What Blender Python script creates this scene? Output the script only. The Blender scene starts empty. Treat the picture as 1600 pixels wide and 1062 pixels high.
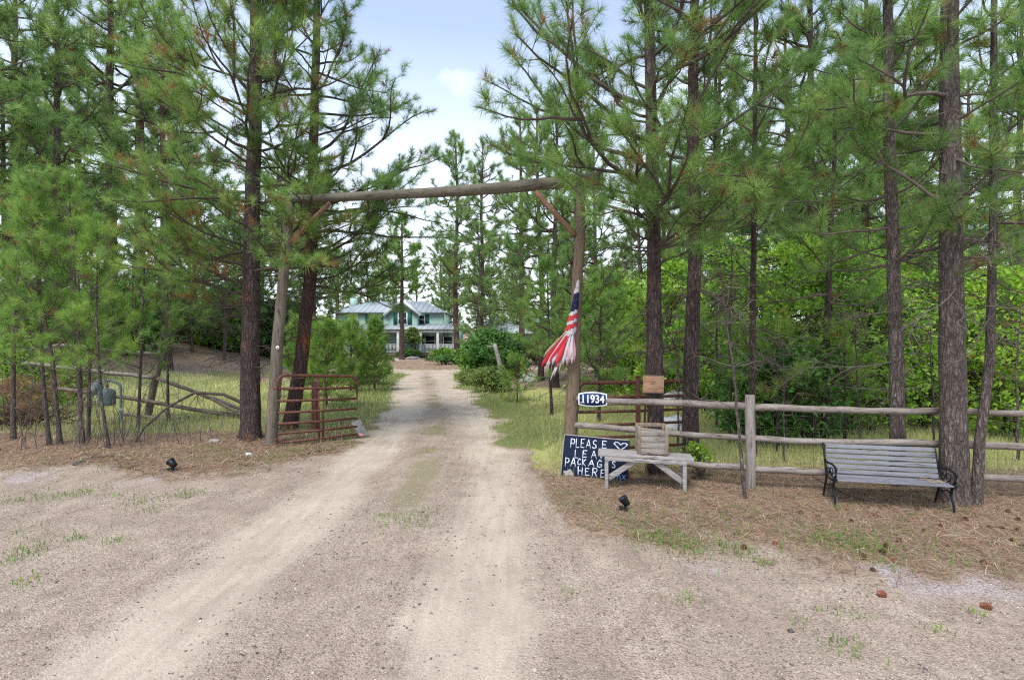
import bpy, math, random
import numpy as np
from mathutils import Vector, Matrix, noise as mnoise
R = math.radians
PI = math.pi
sc = bpy.context.scene
COL = sc.collection

# ------------------------------------------------------------------ camera, sky, sun, exposure
EYE = 1.9
FPX = 800.0
HORIZON = 535.0
cam_data = bpy.data.cameras.new('camera')
cam_data.lens = 18.0
cam_data.sensor_width = 36.0
cam_data.shift_y = 0.0025
cam_data.clip_start = 0.05
cam_data.clip_end = 2000.0
cam = bpy.data.objects.new('camera', cam_data)
cam.location = (0, 0, EYE)
cam.rotation_euler = (R(90), 0, 0)
COL.objects.link(cam)
sc.camera = cam

SUN_EL, SUN_AZ = 58.0, 205.0      # azimuth measured clockwise from +Y
world = bpy.data.worlds.new('World')
sc.world = world
world.use_nodes = True
wn = world.node_tree.nodes
wl = world.node_tree.links
wn.clear()
w_out = wn.new('ShaderNodeOutputWorld')
w_bg = wn.new('ShaderNodeBackground')
w_bg.inputs['Strength'].default_value = 0.15
w_sky = wn.new('ShaderNodeTexSky')
w_sky.sky_type = 'NISHITA'
w_sky.sun_disc = False
w_sky.sun_elevation = R(SUN_EL)
w_sky.sun_rotation = R(SUN_AZ)
w_sky.air_density = 1.0
w_sky.dust_density = 0.4
w_sky.ozone_density = 0.6
w_tc = wn.new('ShaderNodeTexCoord')
w_sep = wn.new('ShaderNodeSeparateXYZ')
wl.new(w_tc.outputs['Generated'], w_sep.inputs[0])
def wmath(op, a, b=None, c=None, clamp=False):
    n = wn.new('ShaderNodeMath'); n.operation = op; n.use_clamp = clamp
    for i, v in enumerate((a, b, c)):
        if v is None: continue
        if isinstance(v, (int, float)): n.inputs[i].default_value = v
        else: wl.new(v, n.inputs[i])
    return n.outputs[0]
zc = wmath('MAXIMUM', w_sep.outputs[2], 0.0)
zd = wmath('ADD', zc, 0.18)
cx = wmath('DIVIDE', w_sep.outputs[0], zd)
cy = wmath('DIVIDE', w_sep.outputs[1], zd)
w_comb = wn.new('ShaderNodeCombineXYZ')
wl.new(cx, w_comb.inputs[0]); wl.new(cy, w_comb.inputs[1])
w_noise = wn.new('ShaderNodeTexNoise')
w_noise.inputs['Scale'].default_value = 1.3
w_noise.inputs['Detail'].default_value = 7.0
w_noise.inputs['Roughness'].default_value = 0.55
w_map = wn.new('ShaderNodeMapping')
w_map.inputs['Location'].default_value = (3.1, 0.7, 0.0)
wl.new(w_comb.outputs[0], w_map.inputs[0])
wl.new(w_map.outputs[0], w_noise.inputs['Vector'])
m1 = wmath('MULTIPLY_ADD', w_noise.outputs['Fac'], 4.0, -2.05, True)
m2 = wmath('MULTIPLY_ADD', zc, -2.4, 1.25, True)
ysafe = wmath('MAXIMUM', w_sep.outputs[1], 0.02)
cu_ = wmath('MULTIPLY', wmath('ADD', wmath('DIVIDE', w_sep.outputs[0], ysafe), 0.075), 12.0)
cv_ = wmath('MULTIPLY', wmath('ADD', wmath('DIVIDE', w_sep.outputs[2], ysafe), -0.505), 30.0)
w_n2 = wn.new('ShaderNodeTexNoise'); w_n2.inputs['Scale'].default_value = 22; w_n2.inputs['Detail'].default_value = 6
wl.new(w_tc.outputs['Generated'], w_n2.inputs['Vector'])
cd_ = wmath('ADD', wmath('POWER', cu_, 2.0), wmath('POWER', cv_, 2.0))
cm_ = wmath('ADD', wmath('MULTIPLY', cd_, -0.55), wmath('MULTIPLY_ADD', w_n2.outputs['Fac'], 2.0, -0.45), None, True)
m3 = wmath('MAXIMUM', wmath('MAXIMUM', m1, m2), wmath('MULTIPLY', cm_, 0.72))
m4 = wmath('MULTIPLY_ADD', m3, 0.70, 0.20, True)
w_mix = wn.new('ShaderNodeMix'); w_mix.data_type = 'RGBA'
wl.new(m4, w_mix.inputs['Factor'])
wl.new(w_sky.outputs[0], w_mix.inputs[6])
w_mix.inputs[7].default_value = (6.0, 6.3, 6.8, 1)
wl.new(w_mix.outputs[2], w_bg.inputs['Color'])
wl.new(w_bg.outputs[0], w_out.inputs[0])

sun_data = bpy.data.lights.new('sun', 'SUN')
sun_data.energy = 2.0
sun_data.angle = R(22)
sun_data.color = (1.0, 0.95, 0.88)
sun = bpy.data.objects.new('sun', sun_data)
sd = Vector((math.sin(R(SUN_AZ)) * math.cos(R(SUN_EL)), math.cos(R(SUN_AZ)) * math.cos(R(SUN_EL)), math.sin(R(SUN_EL))))
sun.rotation_euler = sd.to_track_quat('Z', 'Y').to_euler()
sun.location = (0, 0, 40)
COL.objects.link(sun)

sc.view_settings.view_transform = 'Standard'
sc.view_settings.look = 'None'
sc.view_settings.gamma = 1.0
sc.view_settings.use_curve_mapping = False
sc.view_settings.exposure = 0.88
sc.render.engine = 'CYCLES'
sc.cycles.use_denoising = False
sc.cycles.max_bounces = 6
sc.cycles.diffuse_bounces = 4
sc.cycles.transmission_bounces = 3
sc.cycles.transparent_max_bounces = 4
sc.cycles.pixel_filter_type = 'BLACKMAN_HARRIS'
sc.cycles.filter_width = 1.2

# ------------------------------------------------------------------ helpers
def lattice(seed):
    return np.random.default_rng(seed).random((256, 256))
_LAT = {}
def vnoise(x, y, s, seed=0):
    L = _LAT.setdefault(seed, lattice(seed))
    x = np.asarray(x, float) * s; y = np.asarray(y, float) * s
    xi = np.floor(x).astype(int); yi = np.floor(y).astype(int)
    fx = x - xi; fy = y - yi
    fx = fx * fx * (3 - 2 * fx); fy = fy * fy * (3 - 2 * fy)
    a = L[xi & 255, yi & 255]; b = L[(xi + 1) & 255, yi & 255]
    c = L[xi & 255, (yi + 1) & 255]; d = L[(xi + 1) & 255, (yi + 1) & 255]
    return (a * (1 - fx) + b * fx) * (1 - fy) + (c * (1 - fx) + d * fx) * fy
def fbm(x, y, s, seed=0, o=4):
    t = 0; a = .5; n = 0
    for i in range(o):
        t = t + a * vnoise(x, y, s * 2 ** i, seed + i); n += a; a *= .55
    return t / n
def sstep(a, b, x):
    t = np.clip((np.asarray(x, float) - a) / (b - a), 0, 1)
    return t * t * (3 - 2 * t)

DRV_Y = [-6, 0, 6, 9, 13, 18, 23.4, 27.6, 34, 40, 46, 54]
DRV_X = [-1.3, -1.3, -1.25, -1.4, -1.9, -2.8, -3.8, -4.6, -5.7, -6.6, -7.4, -8.4]
def drive_x(y):
    return np.interp(y, DRV_Y, DRV_X)

def ground_z(x, y):
    x = np.asarray(x, float); y = np.asarray(y, float)
    z = 0.3 * sstep(26, 50, y)
    z = z + 1.9 * sstep(17, 34, y) * sstep(7.0, 17, drive_x(y) - x)
    z = z + 1.2 * sstep(30, 70, y) * sstep(9, 30, x - drive_x(y))
    z = z + 9 * sstep(90, 380, np.hypot(x, y))
    off = sstep(1.7, 3.4, np.abs(x - drive_x(y))) * sstep(6.8, 8.2, y + 0.25 * np.clip(x, 0, 8))
    z = z + off * (0.05 + 0.10 * (fbm(x, y, .55, 11, 3) - .5))
    z = z + 0.02 * (fbm(x, y, .9, 5, 3) - .5)
    d = np.abs(np.abs(x - drive_x(y)) - 1.0)
    z = z - 0.022 * (1 - sstep(0.1, .5, d))
    return z
def gz(x, y):
    return float(ground_z(x, y))
def gp(px, py, dz=0.0):
    """world point of the ground seen at a pixel of the 1600 wide photograph"""
    D = FPX * EYE / max(py - HORIZON, 6)
    for _ in range(12):
        X = (px - 800) / FPX * D
        D = 0.5 * D + 0.5 * FPX * (EYE - gz(X, D)) / max(py - HORIZON, 6)
    X = (px - 800) / FPX * D
    return Vector((X, D, gz(X, D) + dz))
def at(px, py, D):
    return Vector(((px - 800) / FPX * D, D, EYE - (py - HORIZON) / FPX * D))

class Acc:
    """collects vertices and faces, then links them as one mesh object"""
    def __init__(s):
        s.V = []; s.F = []; s.n = 0; s.A = []
    def add(s, V, *faces, tint=None):
        V = np.asarray(V, float).reshape(-1, 3)
        for f in faces:
            f = np.asarray(f, int)
            if len(f): s.F.append(f + s.n)
        s.V.append(V); s.n += len(V)
        s.A.append(np.full(len(V), .5) if tint is None else np.broadcast_to(np.asarray(tint, float), (len(V),)))
        return s
    def box(s, c, size, M=None, tint=None):
        h = np.array(size) / 2.0
        v = np.array([[x, y, z] for x in (-1, 1) for y in (-1, 1) for z in (-1, 1)]) * h
        if M is not None: v = v @ np.array(M).T
        v = v + np.array(c)
        s.add(v, [[0, 1, 3, 2], [4, 6, 7, 5], [0, 4, 5, 1], [2, 3, 7, 6], [0, 2, 6, 4], [1, 5, 7, 3]], tint=tint)
        return s
    def beam(s, a, b, w, t, up=(0, 0, 1), tint=None):
        a = Vector(a); b = Vector(b); d = b - a; L = d.length; d.normalize()
        u = Vector(up); side = d.cross(u)
        if side.length < 1e-4: side = d.cross(Vector((1, 0, 0)))
        side.normalize(); u = side.cross(d)
        M = np.array([d, side, u]).T
        return s.box((a + b) / 2, (L, w, t), M, tint)
    def tube(s, pts, rad, sides=8, cap=True, tint=None, jitter=None):
        P = np.array([list(p) for p in pts], float)
        r = np.broadcast_to(np.asarray(rad, float), (len(P),))
        V, F = tubes(P[None], r[None], sides)
        if jitter is not None: V = V + jitter(V)
        fs = [F]
        n = len(P)
        s0 = s.n
        s.add(V, F, tint=tint)
        if cap:
            s.F.append(np.array([list(range(sides))[::-1]]) + s0)
            s.F.append(np.array([list(range((n - 1) * sides, n * sides))]) + s0)
        return s
    def lathe(s, prof, c=(0, 0, 0), sides=16, M=None, tint=None):
        a = np.linspace(0, 2 * PI, sides, endpoint=False)
        V = np.concatenate([np.stack([np.cos(a) * r, np.sin(a) * r, np.full(sides, z)], 1) for r, z in prof])
        if M is not None: V = V @ np.array(M).T
        V = V + np.array(c)
        k = len(prof); F = ring_faces(k, sides)
        s0 = s.n
        s.add(V, F, tint=tint)
        s.F.append(np.array([list(range(sides))[::-1]]) + s0)
        s.F.append(np.array([list(range((k - 1) * sides, k * sides))]) + s0)
        return s
    def prism(s, poly, thick, O, U, W, tint=None):
        """poly in (u,w), extruded by thick along U x W"""
        O = Vector(O); U = Vector(U).normalized(); W = Vector(W).normalized(); N = U.cross(W)
        n = len(poly)
        v = [O + U * p[0] + W * p[1] for p in poly] + [O + U * p[0] + W * p[1] + N * thick for p in poly]
        s0 = s.n
        s.add([list(q) for q in v], [[i, (i + 1) % n, n + (i + 1) % n, n + i] for i in range(n)], tint=tint)
        s.F.append(np.array([list(range(n))[::-1]]) + s0)
        s.F.append(np.array([list(range(n, 2 * n))]) + s0)
        return s
    def build(s, name, mat, parent=None, bevel=0, smooth=False, loc=None):
        V = np.concatenate(s.V); A = np.concatenate(s.A)
        me = bpy.data.meshes.new(name)
        me.vertices.add(len(V)); me.vertices.foreach_set('co', V.astype('f4').ravel())
        loops = np.concatenate([f.ravel() for f in s.F]).astype('i4')
        tot = np.concatenate([np.full(len(f), f.shape[1]) for f in s.F])
        st = np.concatenate([[0], np.cumsum(tot)[:-1]]).astype('i4')
        me.loops.add(len(loops)); me.loops.foreach_set('vertex_index', loops)
        me.polygons.add(len(tot)); me.polygons.foreach_set('loop_start', st)
        if smooth: me.polygons.foreach_set('use_smooth', np.ones(len(tot), bool))
        at_ = me.attributes.new('tint', 'FLOAT', 'POINT'); at_.data.foreach_set('value', A.astype('f4'))
        me.update(calc_edges=True); me.validate()
        me.materials.append(mat)
        o = bpy.data.objects.new(name, me); COL.objects.link(o)
        if parent is not None: o.parent = parent
        if loc is not None: o.location = loc
        if bevel:
            b = o.modifiers.new('bevel', 'BEVEL'); b.width = bevel; b.segments = 2; b.limit_method = 'ANGLE'
        return o

def ring_faces(k, sides):
    i = np.arange(k - 1)[:, None] * sides; j = np.arange(sides)[None]; j2 = (j + 1) % sides
    return np.stack([i + j, i + j2, i + sides + j2, i + sides + j], -1).reshape(-1, 4)
def tubes(P, Rr, sides):
    """P (M,N,3), Rr (M,N) -> vertices, quads"""
    M, N, _ = P.shape
    T = np.gradient(P, axis=1) if N > 1 else P
    T = T / (np.linalg.norm(T, axis=2, keepdims=True) + 1e-9)
    mt = T.mean(1)
    ref = np.where(np.abs(mt[:, 2:3]) > .8 * (np.linalg.norm(mt, axis=1, keepdims=True) + 1e-9), [[1., 0, 0]], [[0, 0, 1.]])[:, None, :]
    A = np.cross(T, ref); A /= (np.linalg.norm(A, axis=2, keepdims=True) + 1e-9)
    B = np.cross(T, A)
    a = np.linspace(0, 2 * PI, sides, endpoint=False)
    V = P[:, :, None] + Rr[:, :, None, None] * (A[:, :, None] * np.cos(a)[None, None, :, None] - B[:, :, None] * np.sin(a)[None, None, :, None])
    F = ring_faces(N, sides)
    F = (F[None] + (np.arange(M) * N * sides)[:, None, None]).reshape(-1, 4)
    return V.reshape(-1, 3), F
class Tubes:
    def __init__(s): s.g = {}
    def add(s, P, r, sides):
        P = np.asarray(P, float)
        s.g.setdefault((len(P), sides), []).append((P, np.asarray(r, float)))
    def into(s, acc):
        for (n, sides), L in s.g.items():
            V, F = tubes(np.stack([p for p, _ in L]), np.stack([r for _, r in L]), sides)
            acc.add(V, F)
        return acc

def tag(o, label=None, cat=None, group=None, kind=None):
    if label: o['label'] = label
    if cat: o['category'] = cat
    if group: o['group'] = group
    if kind: o['kind'] = kind
    return o
def thing(name, loc, label, cat, group=None, rz=0):
    o = bpy.data.objects.new(name, None); COL.objects.link(o)
    o.location = loc; o.rotation_euler = (0, 0, rz); o.empty_display_size = .2
    return tag(o, label, cat, group)
def local(root, *pts):
    L = root.location
    r = [Vector(p) - L for p in pts]
    return r if len(r) > 1 else r[0]
def copy_tree(o, loc, rz=0, scale=1.0, label=None, group=None):
    c = o.copy(); COL.objects.link(c)
    c.location = loc; c.rotation_euler = (0, 0, rz); c.scale = (scale,) * 3 if isinstance(scale, (int, float)) else scale
    if label: c['label'] = label
    if group: c['group'] = group
    for ch in o.children:
        d = ch.copy(); COL.objects.link(d); d.parent = c
        for g in ch.children:
            e = g.copy(); COL.objects.link(e); e.parent = d
    return c

# ------------------------------------------------------------------ materials
class NT:
    def __init__(s, name):
        s.m = bpy.data.materials.new(name); s.m.use_nodes = True
        s.n = s.m.node_tree.nodes; s.l = s.m.node_tree.links
        s.b = s.n['Principled BSDF']
        s.b.inputs['Roughness'].default_value = .85
        s.b.inputs['Specular IOR Level'].default_value = .25
        s.tc = s.n.new('ShaderNodeTexCoord')
    def inp(s, sock, v):
        if v is None: return
        if hasattr(v, 'is_linked') or isinstance(v, bpy.types.NodeSocket): s.l.new(v, sock)
        else: sock.default_value = v
    def mapping(s, scale, rot=(0, 0, 0), src='Object'):
        n = s.n.new('ShaderNodeMapping'); n.inputs['Scale'].default_value = scale; n.inputs['Rotation'].default_value = rot
        s.l.new(s.tc.outputs[src], n.inputs[0]); return n.outputs[0]
    def noise(s, scale, detail=4, vec=None, rough=.55, dist=0):
        n = s.n.new('ShaderNodeTexNoise'); n.inputs['Scale'].default_value = scale; n.inputs['Detail'].default_value = detail
        n.inputs['Roughness'].default_value = rough; n.inputs['Distortion'].default_value = dist
        s.l.new(vec if vec is not None else s.tc.outputs['Object'], n.inputs['Vector']); return n.outputs['Fac']
    def voro(s, scale, vec=None, feature='F1', out='Distance', rnd=1):
        n = s.n.new('ShaderNodeTexVoronoi'); n.feature = feature; n.inputs['Scale'].default_value = scale
        n.inputs['Randomness'].default_value = rnd
        s.l.new(vec if vec is not None else s.tc.outputs['Object'], n.inputs['Vector']); return n.outputs[out]
    def attr(s, name, out='Fac'):
        n = s.n.new('ShaderNodeAttribute'); n.attribute_name = name; return n.outputs[out]
    def rand(s):
        return s.n.new('ShaderNodeObjectInfo').outputs['Random']
    def math(s, op, a, b=None, c=None, clamp=False):
        n = s.n.new('ShaderNodeMath'); n.operation = op; n.use_clamp = clamp
        for i, v in enumerate((a, b, c)): s.inp(n.inputs[i], v)
        return n.outputs[0]
    def ramp(s, fac, stops, interp='LINEAR'):
        n = s.n.new('ShaderNodeValToRGB'); n.color_ramp.interpolation = interp
        e = n.color_ramp.elements
        while len(e) < len(stops): e.new(.5)
        for i, (p, c) in enumerate(stops):
            e[i].position = p; e[i].color = (*c, 1) if len(c) == 3 else c
        s.l.new(fac, n.inputs[0]); return n.outputs[0]
    def mix(s, f, a, b, mode='MIX'):
        n = s.n.new('ShaderNodeMix'); n.data_type = 'RGBA'; n.blend_type = mode
        s.inp(n.inputs['Factor'], f)
        for i, v in ((6, a), (7, b)):
            s.inp(n.inputs[i], (*v, 1) if isinstance(v, tuple) and len(v) == 3 else v)
        return n.outputs[2]
    def bump(s, h, strength=.5, dist=.01):
        n = s.n.new('ShaderNodeBump'); n.inputs['Strength'].default_value = strength; n.inputs['Distance'].default_value = dist
        s.l.new(h, n.inputs['Height']); s.l.new(n.outputs[0], s.b.inputs['Normal'])
    def color(s, v): s.inp(s.b.inputs['Base Color'], (*v, 1) if isinstance(v, tuple) and len(v) == 3 else v)
    def set(s, **k):
        for a, v in k.items(): s.b.inputs[a.replace('_', ' ')].default_value = v
        return s

def mat_bark(name, dark, light, red, red_amt=.58, sc_=1.0):
    t = NT(name)
    v0 = t.mapping((1, 1, .20))
    nd = t.n.new('ShaderNodeTexNoise'); nd.inputs['Scale'].default_value = 13; nd.inputs['Detail'].default_value = 4; t.l.new(v0, nd.inputs['Vector'])
    va = t.n.new('ShaderNodeVectorMath'); va.operation = 'MULTIPLY_ADD'; t.l.new(nd.outputs['Color'], va.inputs[0]); va.inputs[1].default_value = (.10, .10, .06); t.l.new(v0, va.inputs[2])
    v = va.outputs[0]
    a = t.voro(24 * sc_, v, 'DISTANCE_TO_EDGE'); b = t.voro(60 * sc_, v, 'DISTANCE_TO_EDGE')
    n1 = t.noise(9 * sc_, 6, v, .7); n2 = t.noise(75 * sc_, 4, v, .7); n3 = t.noise(1.3, 3)
    e = t.math('MULTIPLY_ADD', a, 3.2, t.math('MULTIPLY', b, 1.8), clamp=True)
    e = t.math('MULTIPLY', e, t.math('MULTIPLY_ADD', n2, 1.6, .1, True))
    f = t.math('MULTIPLY', e, t.math('MULTIPLY_ADD', n1, 2.0, -.25, True))
    c = t.mix(f, dark, light)
    r = t.math('MULTIPLY', t.math('MULTIPLY_ADD', t.math('ADD', n3, t.math('MULTIPLY_ADD', n1, .3, -.15)), 7, -7 * red_amt, True), f)
    c = t.mix(r, c, red)
    c = t.mix(.55, c, t.ramp(n2, [(.3, (.5, .5, .5)), (.7, (1.5, 1.5, 1.5))]), 'MULTIPLY')
    t.color(c); t.b.inputs['Roughness'].default_value = .95
    t.bump(t.math('ADD', e, t.math('MULTIPLY', n2, .6)), 1.0, .026)
    return t.m
def mat_wood(name, c1, c2, rough=.85, along=(1, 1, 1), scale=1.0):
    t = NT(name)
    v = t.mapping(along)
    n = t.noise(14 * scale, 6, v, .65, .6); n2 = t.noise(2.5, 3); n3 = t.noise(120 * scale, 2, v)
    c = t.mix(t.math('MULTIPLY_ADD', n, 2.6, -.8, True), c1, c2)
    c = t.mix(t.math('MULTIPLY', n2, .5), c, tuple(x * .55 for x in c1))
    ck = t.noise(26 * scale, 3, v, .6, .4); kn = t.voro(3.2); blot = t.noise(5, 5, None, .7)
    c = t.mix(t.math('MULTIPLY', t.math('MULTIPLY_ADD', ck, -16, 6.4, True), .75), c, tuple(x * .28 for x in c1))
    c = t.mix(t.math('MULTIPLY_ADD', blot, 3.2, -1.5, True), c, tuple(x * .8 for x in c2))
    c = t.mix(t.math('MULTIPLY_ADD', kn, -14, 1.0, True), c, tuple(x * .3 for x in c1))
    g = t.ramp(n3, [(.3, (.7, .7, .7)), (.65, (1.15, 1.15, 1.15))])
    c = t.mix(.7, c, g, 'MULTIPLY')
    t.color(c); t.b.inputs['Roughness'].default_value = rough
    t.bump(t.math('ADD', t.math('ADD', n, n3), t.math('MULTIPLY', t.math('MULTIPLY_ADD', ck, 16, -5.4, True), 1.5)), .6, .006)
    return t.m
def mat_needles(name, stops, brown=(.36, .20, .08), dead=.05, trans=.35):
    t = NT(name)
    a = t.attr('tint')
    c = t.ramp(a, [(0, brown), (dead, brown), (dead + .02, stops[0]), (.55, stops[1]), (1, stops[2])])
    rv = t.rand()
    c = t.mix(.45, c, t.ramp(rv, [(0, (.72, .82, .95)), (1, (1.25, 1.15, .85))]), 'MULTIPLY')
    t.color(c)
    t.b.inputs['Roughness'].default_value = .55
    t.b.inputs['Specular IOR Level'].default_value = .35
    tr = t.n.new('ShaderNodeBsdfTranslucent'); t.l.new(c, tr.inputs[0])
    mx = t.n.new('ShaderNodeMixShader'); mx.inputs[0].default_value = trans
    t.l.new(t.b.outputs[0], mx.inputs[1]); t.l.new(tr.outputs[0], mx.inputs[2])
    t.l.new(mx.outputs[0], t.n['Material Output'].inputs[0])
    return t.m
def mat_plain(name, col, rough=.6, metal=0, nscale=20, amt=.25, bump=.15):
    t = NT(name)
    n = t.noise(nscale, 4)
    c = t.mix(amt, col, t.ramp(n, [(.3, tuple(x * .5 for x in col)), (.7, tuple(min(1, x * 1.4) for x in col))]))
    t.color(c); t.set(Roughness=rough, Metallic=metal); t.bump(n, bump, .003)
    return t.m

M = {}
M['bark'] = mat_bark('bark', (.038, .027, .026), (.20, .142, .128), (.40, .14, .06), .58)
M['bark_grey'] = mat_bark('bark_grey', (.075, .058, .052), (.29, .235, .21), (.33, .18, .12), .68)
M['bark_red'] = mat_bark('bark_red', (.040, .026, .024), (.19, .115, .10), (.42, .14, .06), .54)
M['twig'] = mat_plain('twig', (.085, .065, .055), .95, nscale=8, amt=.6)
M['twig_grey'] = mat_plain('twig_grey', (.135, .11, .095), .95, nscale=8, amt=.6)
M['needle'] = mat_needles('needle', [(.095, .18, .065), (.22, .38, .10), (.42, .58, .15)], dead=.07, trans=.52)
M['needle_young'] = mat_needles('needle_young', [(.11, .24, .055), (.26, .44, .09), (.46, .62, .15)], dead=.03, trans=.48)
M['needle_far'] = mat_needles('needle_far', [(.10, .19, .08), (.22, .37, .11), (.42, .54, .16)], dead=.03, trans=.52)
M['leaf'] = mat_needles('leaf', [(.15, .31, .05), (.33, .56, .075), (.56, .72, .15)], dead=.04, trans=.5)
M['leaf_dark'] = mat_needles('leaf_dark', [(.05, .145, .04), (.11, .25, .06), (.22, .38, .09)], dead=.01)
M['leaf_pale'] = mat_needles('leaf_pale', [(.10, .17, .045), (.19, .28, .07), (.32, .38, .12)], dead=.06)
M['grass'] = mat_needles('grass_blades', [(.12, .23, .045), (.23, .36, .08), (.44, .46, .18)], brown=(.42, .34, .17), dead=.12)
M['meadow'] = mat_needles('meadow_blades', [(.34, .42, .14), (.50, .55, .22), (.68, .66, .36)], brown=(.68, .58, .34), dead=.22, trans=.45)
M['litter'] = mat_needles('litter', [(.26, .12, .06), (.46, .26, .15), (.66, .52, .36)], brown=(.14, .09, .065), dead=.18, trans=.1)

# ------------------------------------------------------------------ ground
def axis(lo, hi, fine_lo, fine_hi, step, grow):
    a = list(np.arange(fine_lo, fine_hi, step))
    s = step; x = a[-1]
    while x < hi: s *= grow; x += s; a.append(x)
    s = step; x = a[0]; pre = []
    while x > lo: s *= grow; x -= s; pre.append(x)
    return np.array(pre[::-1] + a)
gx = axis(-420, 420, -9, 9, .09, 1.06)
gy = axis(-150, 520, 1.5, 14, .09, 1.045)
GX, GY = np.meshgrid(gx, gy, indexing='xy')
GZ = ground_z(GX, GY)

def edge_y(x):      # far edge of the open gravel apron
    return np.interp(x, [-30, -9, -5, -3.6, -2.9, -2.3, -.2, .15, .45, .6, 1.2, 2.3, 3.2, 4.0, 6.5, 30],
                     [7.6, 7.4, 7.4, 7.9, 8.6, 9.6, 9.6, 8.6, 6.8, 5.5, 4.75, 4.55, 4.25, 3.85, 3.3, 3.0])
def zones(x, y):
    x = np.asarray(x, float); y = np.asarray(y, float)
    w = fbm(x, y, .8, 21) - .5; w2 = fbm(x, y, 2.6, 31) - .5
    dx = x - drive_x(y)
    inside_drive = 1 - sstep(1.15, 1.8, np.abs(dx) + w * 1.0 + w2 * .8)
    inside_drive = inside_drive * (1 - sstep(33.2, 35, y))
    # loop in front of the house
    rr = np.hypot((x + 5.9) / 4.6, (y - 42) / 8.2) + w * .25
    loop = sstep(.93, 1.03, rr) * (1 - sstep(1.45, 1.6, rr)) * sstep(30, 32, y)
    br = (1 - sstep(1.3, 2.0, np.abs(y - 34.5 - .1 * (x + 6)) + w)) * sstep(-4, -2, x) * (1 - sstep(14, 16, x))
    far = np.maximum(loop, br)
    apron = 1 - sstep(-.55, .6, y - edge_y(x) + w * 1.5 + w2 * 1.1)
    gravel = np.maximum(np.maximum(apron, inside_drive), far)
    tr = np.abs(np.abs(dx) - 1.02)
    width = np.interp(y, [2, 6, 12, 30], [.40, .40, .5, .62])
    track = (1 - sstep(width * .25, width * 1.6, tr + w * .55 + w2 * .25)) * sstep(-3, 1, y) * (.75 + .5 * fbm(x, y, .5, 91))
    track = np.maximum(track, .8 * inside_drive * sstep(9.5, 13, y) * (1 - sstep(-.1, .25, .38 - np.abs(dx) + w * .9) * .9))
    track = np.maximum(track, far * .8)
    track = track * gravel
    g = 1 - gravel
    # litter everywhere off the gravel, grass where there is light
    green = g * sstep(.55, .62, fbm(x, y, .35, 41) + .22 * (1 - sstep(1.5, 4.5, np.abs(dx))) * sstep(9, 12, y) + .10 * sstep(8.3, 9.5, y) - .14)
    mead_l = sstep(9.8, 11.5, y + w * 2) * (1 - sstep(21, 26, y + w * 4)) * (dx < -1.5)
    mead_r = sstep(6.9, 8.2, y + w + .2 * np.clip(x, 0, 5) * 0) * (1 - sstep(17, 24, y + w * 4)) * (x > .3)
    dry = np.maximum(mead_l, mead_r) * g
    verge = (1 - sstep(1.8, 4.2, np.abs(dx) + w)) * sstep(8.8, 10.5, y) * (1 - sstep(31, 34, y)) * g
    green = np.maximum(green * sstep(8, 10, y), verge)
    dry = dry * (1 - .8 * verge)
    green = green * (1 - .9 * sstep(32.5, 35, y))
    # pale and dark patches of loose gravel
    return track, g, green, dry, gravel
tr, lit, grn, dry, grav = zones(GX, GY)
lil = np.exp(-((GY - (4.15 - .12 * (GX - 3))) / .33) ** 2) * sstep(.9, 2.2, GX) * (fbm(GX, GY, 1.5, 77) > .42)
lil = np.maximum(lil, np.exp(-((GY - 7.15) / .35) ** 2) * sstep(4.2, 5.2, -GX) * (fbm(GX, GY, 1.1, 78) > .45))
med = np.exp(-(np.abs(GX - drive_x(GY)) / .27) ** 2) * sstep(.50, .60, fbm(GX, GY, .9, 61) + .06 * sstep(8, 14, GY)) * sstep(4, 6, GY)
acc = Acc()
nx, ny = len(gx), len(gy)
idx = np.arange(nx * ny).reshape(ny, nx)
F = np.stack([idx[:-1, :-1], idx[:-1, 1:], idx[1:, 1:], idx[1:, :-1]], -1).reshape(-1, 4)
acc.add(np.stack([GX, GY, GZ], -1).reshape(-1, 3), F)
t = NT('ground_mix')
z1 = t.attr('zone', 'Color'); z2 = t.attr('zone2', 'Color')
s1 = t.n.new('ShaderNodeSeparateColor'); t.l.new(z1, s1.inputs[0])
s2 = t.n.new('ShaderNodeSeparateColor'); t.l.new(z2, s2.inputs[0])
nf = t.noise(150, 3, rough=.7); nm = t.noise(38, 5, rough=.7); nl = t.noise(3.2, 5); nb = t.noise(.7, 4)
peb = t.voro(95, out='Color'); pebd = t.voro(95, feature='F1')
sp = t.n.new('ShaderNodeSeparateColor'); t.l.new(peb, sp.inputs[0])
def edge(m, k=.5):
    a = t.math('ADD', m, t.math('MULTIPLY_ADD', nm, k, -k / 2))
    a = t.math('ADD', a, t.math('MULTIPLY_ADD', nl, k * .7, -k * .35))
    return t.math('MULTIPLY_ADD', a, 3.0, -1.0, True)
grav_c = t.mix(t.math('MULTIPLY_ADD', nl, 2.6, -.8, True), (.35, .272, .216), (.49, .40, .318))
grav_c = t.mix(t.math('MULTIPLY_ADD', nb, 3.2, -1.3, True), grav_c, (.44, .36, .285))
grav_c = t.mix(.85, grav_c, t.ramp(sp.outputs[0], [(0, (.38, .36, .36)), (.14, (.62, .60, .60)), (.45, (1, 1, 1)), (.86, (1.12, 1.10, 1.08)), (1, (1.5, 1.45, 1.42))]), 'MULTIPLY')
trk_c = t.mix(t.math('MULTIPLY_ADD', nm, 2.4, -.7, True), (.49, .41, .32), (.60, .515, .41))
c = t.mix(t.math('MULTIPLY', t.math('MULTIPLY_ADD', t.math('ADD', s1.outputs[0], t.math('MULTIPLY_ADD', nm, .7, -.35)), 1.3, -.1, True), .8), grav_c, trk_c)
lil_c = t.mix(sp.outputs[1], (.27, .21, .195), (.56, .48, .45))
strk = t.noise(7, 4, t.mapping((1.6, .18, 1)), .6)
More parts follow.
